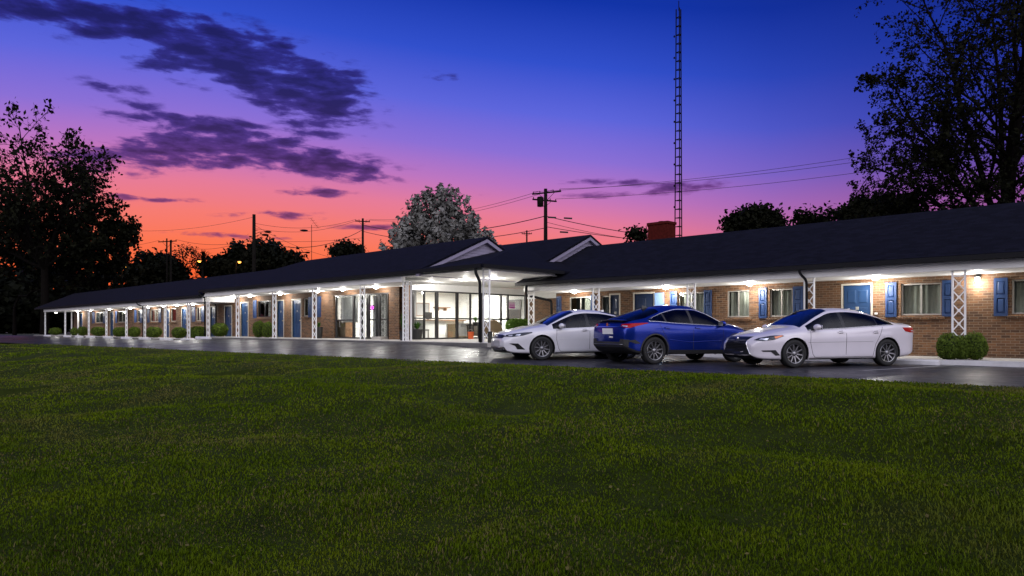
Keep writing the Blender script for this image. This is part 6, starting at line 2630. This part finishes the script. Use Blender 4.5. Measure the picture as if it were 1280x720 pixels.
# ---- right white sedan ---------------------------------------------------
def sedan(paint, label, fast=False):
    S = dict(
        paint=paint, wheel_r=.335, arch=.385, axle_f=1.36, axle_r=-1.36,
        ztop=[(-2.30, .93), (-2.27, 1.02), (-2.2, 1.075), (-1.95, 1.10), (-1.75, 1.135), (-1.2, 1.315), (-.75, 1.425), (-.25, 1.462), (.15, 1.440), (.55, 1.30), (.95, 1.105),
              (1.14, 1.01), (1.5, .945), (1.9, .845), (2.1, .775), (2.22, .715), (2.27, .66), (2.30, .60)],
        zbelt=[(-2.30, .86), (-2.25, .95), (-2.1, .995), (-1.6, 1.02), (-1.0, .985), (0, .925), (.9, .885), (1.4, .845), (1.9, .755), (2.2, .64), (2.30, .54)],
        zre=[(-2.30, .88), (-2.2, 1.02), (-1.9, 1.05), (-1.72, 1.075), (-1.2, 1.235), (-.75, 1.345), (-.25, 1.385), (.15, 1.36), (.55, 1.215), (.95, 1.02), (1.14, .935),
             (1.5, .89), (1.9, .80), (2.2, .68), (2.30, .57)],
        yre=[(-2.30, .62), (-2.1, .70), (-1.7, .68), (-1.2, .615), (-.6, .575), (0, .575), (.5, .625), (.95, .715), (1.14, .74), (1.6, .72), (2.1, .62), (2.30, .48)],
        w=[(-2.30, .66), (-2.28, .72), (-2.2, .80), (-2.0, .855), (-1.4, .90), (-.5, .905), (.6, .905), (1.3, .90), (1.8, .865), (2.05, .80), (2.2, .70), (2.27, .62), (2.30, .55)],
        zbot=[(-2.30, .42), (-2.2, .30), (-1.9, .22), (-1.4, .19), (1.5, .18), (2.0, .19), (2.2, .22), (2.30, .29)],
        glass_side=(-1.56, .98), screen=(.20, 1.10), rear=(-1.68, -.80), pillars=[(-.14, -.05), (-1.10, -1.05)],
        cab=(-1.1, 1.0), seats=(.15, -.75), bow_f=.10, bow_r=.06)
    if fast:
        S['ztop'] = [(-2.32, .93), (-2.29, 1.02), (-2.2, 1.065), (-1.95, 1.10), (-1.5, 1.235), (-1.0, 1.36), (-.5, 1.44), (-.1, 1.452), (.25, 1.42), (.62, 1.29), (1.0, 1.11),
                     (1.18, 1.015), (1.5, .965), (1.9, .88), (2.1, .82), (2.24, .75), (2.30, .68), (2.33, .60)]
        S['zre'] = [(-2.32, .88), (-2.2, 1.0), (-1.95, 1.03), (-1.5, 1.15), (-1.0, 1.28), (-.5, 1.362), (-.1, 1.375), (.25, 1.335), (.62, 1.20), (1.0, 1.03), (1.18, .945),
                    (1.5, .91), (1.9, .83), (2.2, .71), (2.33, .57)]
        for k in ('zbelt', 'yre', 'w', 'zbot'):
            v = S[k]
            S[k] = [(v[0][0] - .02, v[0][1])] + v[1:-1] + [(v[-1][0] + .03, v[-1][1])]
        S['rear'] = (-1.95, -.62)
        S['glass_side'] = (-1.66, 1.02)
        S['screen'] = (.27, 1.14)
        S['pillars'] = [(-.12, -.03), (-1.12, -1.07)]
    root = thing('parked_car', (0, 0, 0), label, 'car', 'cars parked in front of the motel')
    c = Car(S)
    c.build(root)
    common(c, root, S, 10)
    F = c.front()
    L = c.side(1)
    # glasshouse outline and roof antenna
    for s in (1, -1):
        fr = c.side(s)
        xs_ = np.linspace(S['glass_side'][0] + .02, S['glass_side'][1] - .02, 26)
        low = [(x, float(c.zbelt(x)) + .012) for x in xs_]
        c.line('window_trim', low, fr, .009, M['chrome'] if not fast else M['trim'], root, off=.002, sub=1)
        # panel gaps
        zb = .24
        c.line('door_gap', [(.92, float(c.zbelt(.92)) - .02), (.94, .60), (.86, .32), (.80, .24)], fr, .006, M['seam'], root, off=-.001)
        c.line('door_gap', [(-.10, float(c.zbelt(-.1)) - .02), (-.10, .24)], fr, .006, M['seam'], root, off=-.001)
        c.line('door_gap', [(-1.20, float(c.zbelt(-1.2)) - .02), (-1.12, .80), (-.98, .55), (-.90, .24)], fr, .006, M['seam'], root, off=-.001)
        c.line('door_gap', [(.80, .245), (-.90, .245)], fr, .006, M['seam'], root, off=-.001)
        c.line('body_crease', [(1.0, .60), (-.9, .615)], fr, .007, M['seam_light'] if not fast else paint, root, off=-.004)
        for hx in (.06, -.98):
            h = c.patch('door_handle', [(hx - .10, .835), (hx + .09, .825), (hx + .09, .852), (hx - .10, .865)], fr, paint, root, off=.028, thick=.02)
            c.patch('handle_cup', [(hx - .06, .815), (hx + .05, .808), (hx + .06, .865), (hx - .06, .878)], fr, M['seam'], root, off=.002, parent=h)
        door_mirror(c, root, .84, float(c.zbelt(.84)) + .00, s, paint)
        # lower sill
        c.patch('sill_trim', [(-.95, .195), (.95, .195), (.95, .222), (-.95, .222)], fr, M['trim'], root, off=.008, step=.12)
    # bonnet shut line
    mk('roof_antenna', MB().add([(-1.0, -.02, 1.38), (-1.0, .02, 1.38), (-.82, .012, 1.41), (-.82, -.012, 1.41), (-1.0, 0, 1.455)],
                               [(0, 1, 2, 3), (0, 4, 1), (1, 4, 2), (2, 4, 3), (3, 4, 0)]), paint, root)
    if not fast:
        # spindle grille
        c.patch('upper_grille', [(-.40, .655), (.40, .655), (.45, .735), (-.45, .735)], F, M['trim'], root, off=.010)
        gr = c.patch('grille', [(-.52, .275), (.52, .275), (.56, .30), (.44, .46), (.39, .645), (-.39, .645), (-.44, .46), (-.56, .30)], F, M['trim'], root, off=.012)
        for z in np.arange(.32, .64, .04):
            hw = .50 - max(0, (z - .30)) * .28
            c.line('grille_bar', [(-hw, z), (hw, z)], F, .006, M['cladding'], root, off=.014, parent=gr)
        c.line('chrome_lip', [(-.56, .305), (-.45, .46), (-.40, .645)], F, .012, M['chrome'], root, off=.008)
        c.line('chrome_lip', [(.56, .305), (.45, .46), (.40, .645)], F, .012, M['chrome'], root, off=.008)
        p, nn = c.hit((4, 0, .69), (-1, 0, 0))
        mk('badge', MB().lathe([(.055, .0), (.055, .02), (.0, .026)], c=(p.x, 0, .69), axis='x', n=18), M['chrome'], root, smooth=True)
        c.patch('front_lip', [(-.62, .225), (.62, .225), (.60, .262), (-.60, .262)], F, M['trim'], root, off=.012)
        for s in (1, -1):
            fr = c.corner(s, 42)
            hl = c.patch('headlight', [(-.20, .655), (.02, .635), (.26, .672), (.44, .755), (.40, .775), (.16, .758), (-.10, .705)], fr, M['head_glass'], root, off=.010)
            c.patch('lamp_lens', [(-.08, .662), (.10, .656), (.14, .70), (-.03, .70)], fr, M['head_bright'], root, off=.014, parent=hl)
            c.patch('indicator', [(.28, .695), (.42, .755), (.385, .768), (.24, .735)], fr, M['amber'], root, off=.014, parent=hl)
            c.patch('fog_lamp_recess', [(-.02, .415), (.27, .425), (.36, .30), (.27, .295), (.18, .385), (.02, .385)], fr, M['trim'], root, off=.008)
    else:
        c.patch('upper_grille', [(-.42, .615), (.42, .615), (.48, .68), (.30, .715), (-.30, .715), (-.48, .68)], F, M['trim'], root, off=.010)
        gr = c.patch('grille', [(-.60, .275), (.60, .275), (.55, .375), (-.55, .375)], F, M['trim'], root, off=.010)
        for z in (.305, .34):
            c.line('grille_bar', [(-.54, z), (.54, z)], F, .006, M['cladding'], root, off=.014, parent=gr)
        c.patch('front_plate', [(-.25, .41), (.25, .41), (.25, .555), (-.25, .555)], F, M['plate_grey'], root, off=.016)
        p, nn = c.hit((4, 0, .665), (-1, 0, 0))
        mk('badge', MB().lathe([(.05, .0), (.05, .02), (.0, .026)], c=(p.x, 0, .665), axis='x', n=18), M['chrome'], root, smooth=True)
        c.patch('front_lip', [(-.66, .225), (.66, .225), (.64, .262), (-.64, .262)], F, M['trim'], root, off=.022)
        for s in (1, -1):
            fr = c.corner(s, 42)
            hl = c.patch('headlight', [(-.28, .66), (.0, .655), (.26, .69), (.46, .765), (.44, .79), (.14, .765), (-.24, .71)], fr, M['head_glass'], root, off=.010)
            c.patch('lamp_lens', [(-.16, .672), (-.04, .668), (-.02, .71), (-.14, .705)], fr, M['head_bright'], root, off=.014, parent=hl)
            c.patch('lamp_lens', [(.06, .682), (.18, .69), (.20, .735), (.08, .728)], fr, M['head_bright'], root, off=.014, parent=hl)
            c.patch('air_curtain', [(-.10, .475), (.14, .475), (.30, .31), (.12, .315), (.06, .41)], fr, M['trim'], root, off=.008)
    # tail
    B = c.rearf()
    for s in (1, -1):
        fr = c.corner(s, 45, -1)
        tl = c.patch('tail_light', [(-.22, .84), (.10, .835), (.24, .86), (.30, .955), (.05, .96), (-.22, .95)], fr, M['tail_red'], root, off=.010)
        c.patch('lamp_lens', [(-.05, .86), (.08, .86), (.08, .89), (-.05, .89)], fr, M['head_bright'], root, off=.014, parent=tl)
    c.patch('rear_plate', [(-.25, .64), (.25, .64), (.25, .78), (-.25, .78)], B, M['plate'], root, off=.014)
    c.patch('rear_diffuser', [(-.58, .30), (.58, .30), (.56, .42), (-.56, .42)], B, M['trim'], root, off=.012)
    return root


c3 = sedan(M['paint_pearl'], 'right pearl white sedan with a black spindle grille facing left')
place(c3, 1.36, .88, 994, 17.75, heading(16.5), 1.055)
c1 = sedan(M['paint_white'], 'left white fastback sedan half hidden behind the blue crossover', fast=True)
place(c1, 1.36, .88, 678, 21.2, heading(20), 1.07)


# ---- blue coupe crossover ---------------------------------------------------
def crossover(paint, label):
    S = dict(
        paint=paint, wheel_r=.365, arch=.425, axle_f=1.42, axle_r=-1.40, suv=True, clad_rows=2,
        ztop=[(-2.24, .98), (-2.21, 1.08), (-2.15, 1.145), (-2.03, 1.185), (-1.9, 1.255), (-1.4, 1.42), (-.9, 1.545), (-.4, 1.605), (.05, 1.60), (.45, 1.49), (.9, 1.28), (1.15, 1.165),
              (1.5, 1.10), (1.9, 1.005), (2.15, .915), (2.28, .83), (2.34, .72)],
        zbelt=[(-2.24, .90), (-2.18, 1.00), (-2.0, 1.10), (-1.4, 1.13), (-.8, 1.09), (0, 1.05), (.9, 1.01), (1.4, .97), (1.9, .88), (2.2, .76), (2.34, .64)],
        zre=[(-2.24, .93), (-2.1, 1.09), (-1.93, 1.14), (-1.6, 1.19), (-1.3, 1.285), (-.9, 1.415), (-.4, 1.50), (.05, 1.495), (.45, 1.395), (.9, 1.19), (1.15, 1.075), (1.5, 1.03), (1.9, .93),
             (2.2, .80), (2.34, .67)],
        yre=[(-2.24, .66), (-2.1, .70), (-1.6, .70), (-1.2, .65), (-.6, .61), (0, .61), (.5, .655), (.95, .74), (1.15, .78), (1.6, .76), (2.1, .66), (2.34, .50)],
        w=[(-2.24, .72), (-2.21, .77), (-2.14, .84), (-2.0, .905), (-1.4, .95), (-.5, .94), (.6, .94), (1.4, .945), (1.85, .90), (2.1, .83), (2.26, .72), (2.34, .60)],
        zbot=[(-2.24, .48), (-2.1, .36), (-1.9, .28), (-1.4, .25), (1.5, .24), (2.0, .26), (2.2, .30), (2.34, .38)],
        glass_side=(-1.52, 1.02), screen=(.12, 1.12), rear=(-2.02, -1.02), pillars=[(-.16, -.06), (-1.02, -.96)],
        cab=(-1.2, 1.0), seats=(.15, -.80), bow_f=.10, bow_r=.05)
    root = thing('parked_car', (0, 0, 0), label, 'car', 'cars parked in front of the motel')
    c = Car(S)
    c.build(root)
    common(c, root, S, 10)
    B, F = c.rearf(), c.front()
    for s in (1, -1):
        fr = c.side(s)
        xs_ = np.linspace(S['glass_side'][0] + .0, S['glass_side'][1] - .02, 30)
        low = [(x, float(c.zbelt(x)) + .010) for x in xs_]
        hi = [(x, float(c.zre(x)) - .022) for x in xs_]
        c.line('window_chrome', low + list(reversed(hi)) + [low[0]], fr, .011, M['chrome'], root, off=.003, sub=1)
        c.line('door_gap', [(.94, .98), (.96, .70), (.88, .42), (.80, .32)], fr, .006, M['seam'], root, off=-.001)
        c.line('door_gap', [(-.11, 1.03), (-.11, .32)], fr, .006, M['seam'], root, off=-.001)
        c.line('door_gap', [(-1.25, 1.08), (-1.16, .9), (-1.0, .66), (-.88, .32)], fr, .006, M['seam'], root, off=-.001)
        c.line('body_crease', [(.9, .62), (-.2, .58), (-.95, .66)], fr, .012, paint, root, off=-.002)
        for hx in (.06, -.98):
            h = c.patch('door_handle', [(hx - .11, .955), (hx + .10, .945), (hx + .10, .975), (hx - .11, .988)], fr, paint, root, off=.028)
            c.patch('handle_cup', [(hx - .06, .935), (hx + .05, .93), (hx + .06, .985), (hx - .06, 1.0)], fr, M['seam'], root, off=.002, parent=h)
        door_mirror(c, root, .86, float(c.zbelt(.86)) + .0, s, paint)
        # wheel-arch cladding rings and sill
        for a in (S['axle_f'], S['axle_r']):
            ra = S['arch']
            ring = []
            for t in np.linspace(-.30, math.pi + .30, 25):
                ring.append((a + (ra + .03) * math.cos(t), S['wheel_r'] + (ra + .03) * math.sin(t)))
            inner = [(a + (ra - .004) * math.cos(t), S['wheel_r'] + (ra - .004) * math.sin(t)) for t in np.linspace(-.30, math.pi + .30, 25)]
            o, U, W, d = [Vector(q) for q in fr]
            mb = MB()
            P = []
            for (u, v), (u2, v2) in zip(ring, inner):
                p, _ = c.hit(o + U * u + W * v, d)
                y = abs(p.y) if p is not None else float(c.w(a)) * .95
                P.append(((u, s * (y + .012), v), (u2, s * (y + .016), v2), (u, s * (y - .02), v), (u2, s * (y - .06), v2)))
            for k in range(len(P) - 1):
                A, Bq = P[k], P[k + 1]
                mb.add([A[0], A[1], Bq[1], Bq[0]], [(0, 1, 2, 3)])
                mb.add([A[0], A[2], Bq[2], Bq[0]], [(0, 1, 2, 3)])
                mb.add([A[1], A[3], Bq[3], Bq[1]], [(0, 1, 2, 3)])
            mk('arch_trim', mb, M['cladding'], root, fix=True)
        c.patch('sill_trim', [(-.92, .27), (.94, .27), (.96, .36), (-.94, .38)], fr, M['cladding'], root, off=.012, step=.1)
        # tail lamps wrap the corner
        fq = c.corner(s, 48, -1)
        tl = c.patch('tail_light', [(-.18, .985), (.08, .965), (.26, 1.02), (.52, 1.085), (.50, 1.10), (.18, 1.085), (-.16, 1.06)], fq, M['tail_red'], root, off=.010)
        c.patch('lamp_lens', [(-.14, 1.0), (.0, .992), (.02, 1.02), (-.14, 1.03)], fq, M['head_bright'], root, off=.014, parent=tl)
        c.patch('corner_vent', [(-.04, .62), (.20, .66), (.34, .56), (.22, .55), (.10, .60)], fq, M['cladding'], root, off=.008)
        fh = c.corner(s, 42)
        hl = c.patch('headlight', [(-.22, .80), (.02, .79), (.26, .83), (.46, .905), (.44, .925), (.14, .90), (-.18, .85)], fh, M['head_glass'], root, off=.010)
        c.patch('lamp_lens', [(-.1, .806), (.1, .806), (.12, .845), (-.08, .84)], fh, M['head_bright'], root, off=.014, parent=hl)
    # tail details
    c.patch('chrome_strip', [(-.66, .985), (.66, .985), (.66, 1.008), (-.66, 1.008)], B, M['chrome'], root, off=.014)
    c.patch('rear_plate', [(-.24, .80), (.24, .80), (.24, .955), (-.24, .955)], B, M['plate'], root, off=.020)
    p, nn = c.hit((-4, 0, 1.05), (1, 0, 0))
    mk('badge', MB().lathe([(.05, -.02), (.05, .0)], c=(p.x - .005, 0, 1.055), axis='x', n=18), M['chrome'], root)
    c.patch('rear_bumper_trim', [(-.80, .46), (.80, .46), (.82, .66), (.60, .68), (.54, .60), (-.54, .60), (-.60, .68), (-.82, .66)], B, M['cladding'], root, off=.014)
    c.patch('tow_hook_cover', [(-.24, .70), (-.06, .70), (-.06, .745), (-.24, .745)], B, M['chrome'], root, off=.010)
    c.line('bumper_strip', [(-.70, .53), (.70, .53)], B, .012, M['alloy'], root, off=.016)
    # rear spoiler lip and roof antenna
    sp = MB()
    zs, x_ = float(c.ztop(-2.1)), -2.1
    pts = [(-.62, -2.09), (-.3, -2.16), (0, -2.18), (.3, -2.16), (.62, -2.09)]
    for (y0, xa), (y1, xb) in zip(pts, pts[1:]):
        za, zb_ = 1.165 - .05 * abs(y0), 1.165 - .05 * abs(y1)
        sp.add([(xa - .12, y0, za + .025), (xb - .12, y1, zb_ + .025), (xb + .16, y1, zb_ + .03), (xa + .16, y0, za + .03),
                (xa - .10, y0, za - .01), (xb - .10, y1, zb_ - .01), (xb + .16, y1, zb_ - .03), (xa + .16, y0, za - .03)],
               [(0, 1, 2, 3), (7, 6, 5, 4), (0, 4, 5, 1), (2, 6, 7, 3)])
    mk('spoiler', sp, M['trim'], root, smooth=True, fix=True)
    mk('roof_antenna', MB().add([(-1.15, -.025, 1.47), (-1.15, .025, 1.47), (-.92, .012, 1.535), (-.92, -.012, 1.535), (-1.15, 0, 1.60)],
                               [(0, 1, 2, 3), (0, 4, 1), (1, 4, 2), (2, 4, 3), (3, 4, 0)]), M['trim'], root)
    c.patch('grille', [(-.5, .45), (.5, .45), (.55, .70), (-.55, .70)], F, M['trim'], root, off=.01)
    return root


c2 = crossover(M['paint_blue'], 'dark blue coupe crossover parked nose in between the two white sedans')
place(c2, -1.40, -.93, 819, 19.4, heading(-26, left=False), 1.035)
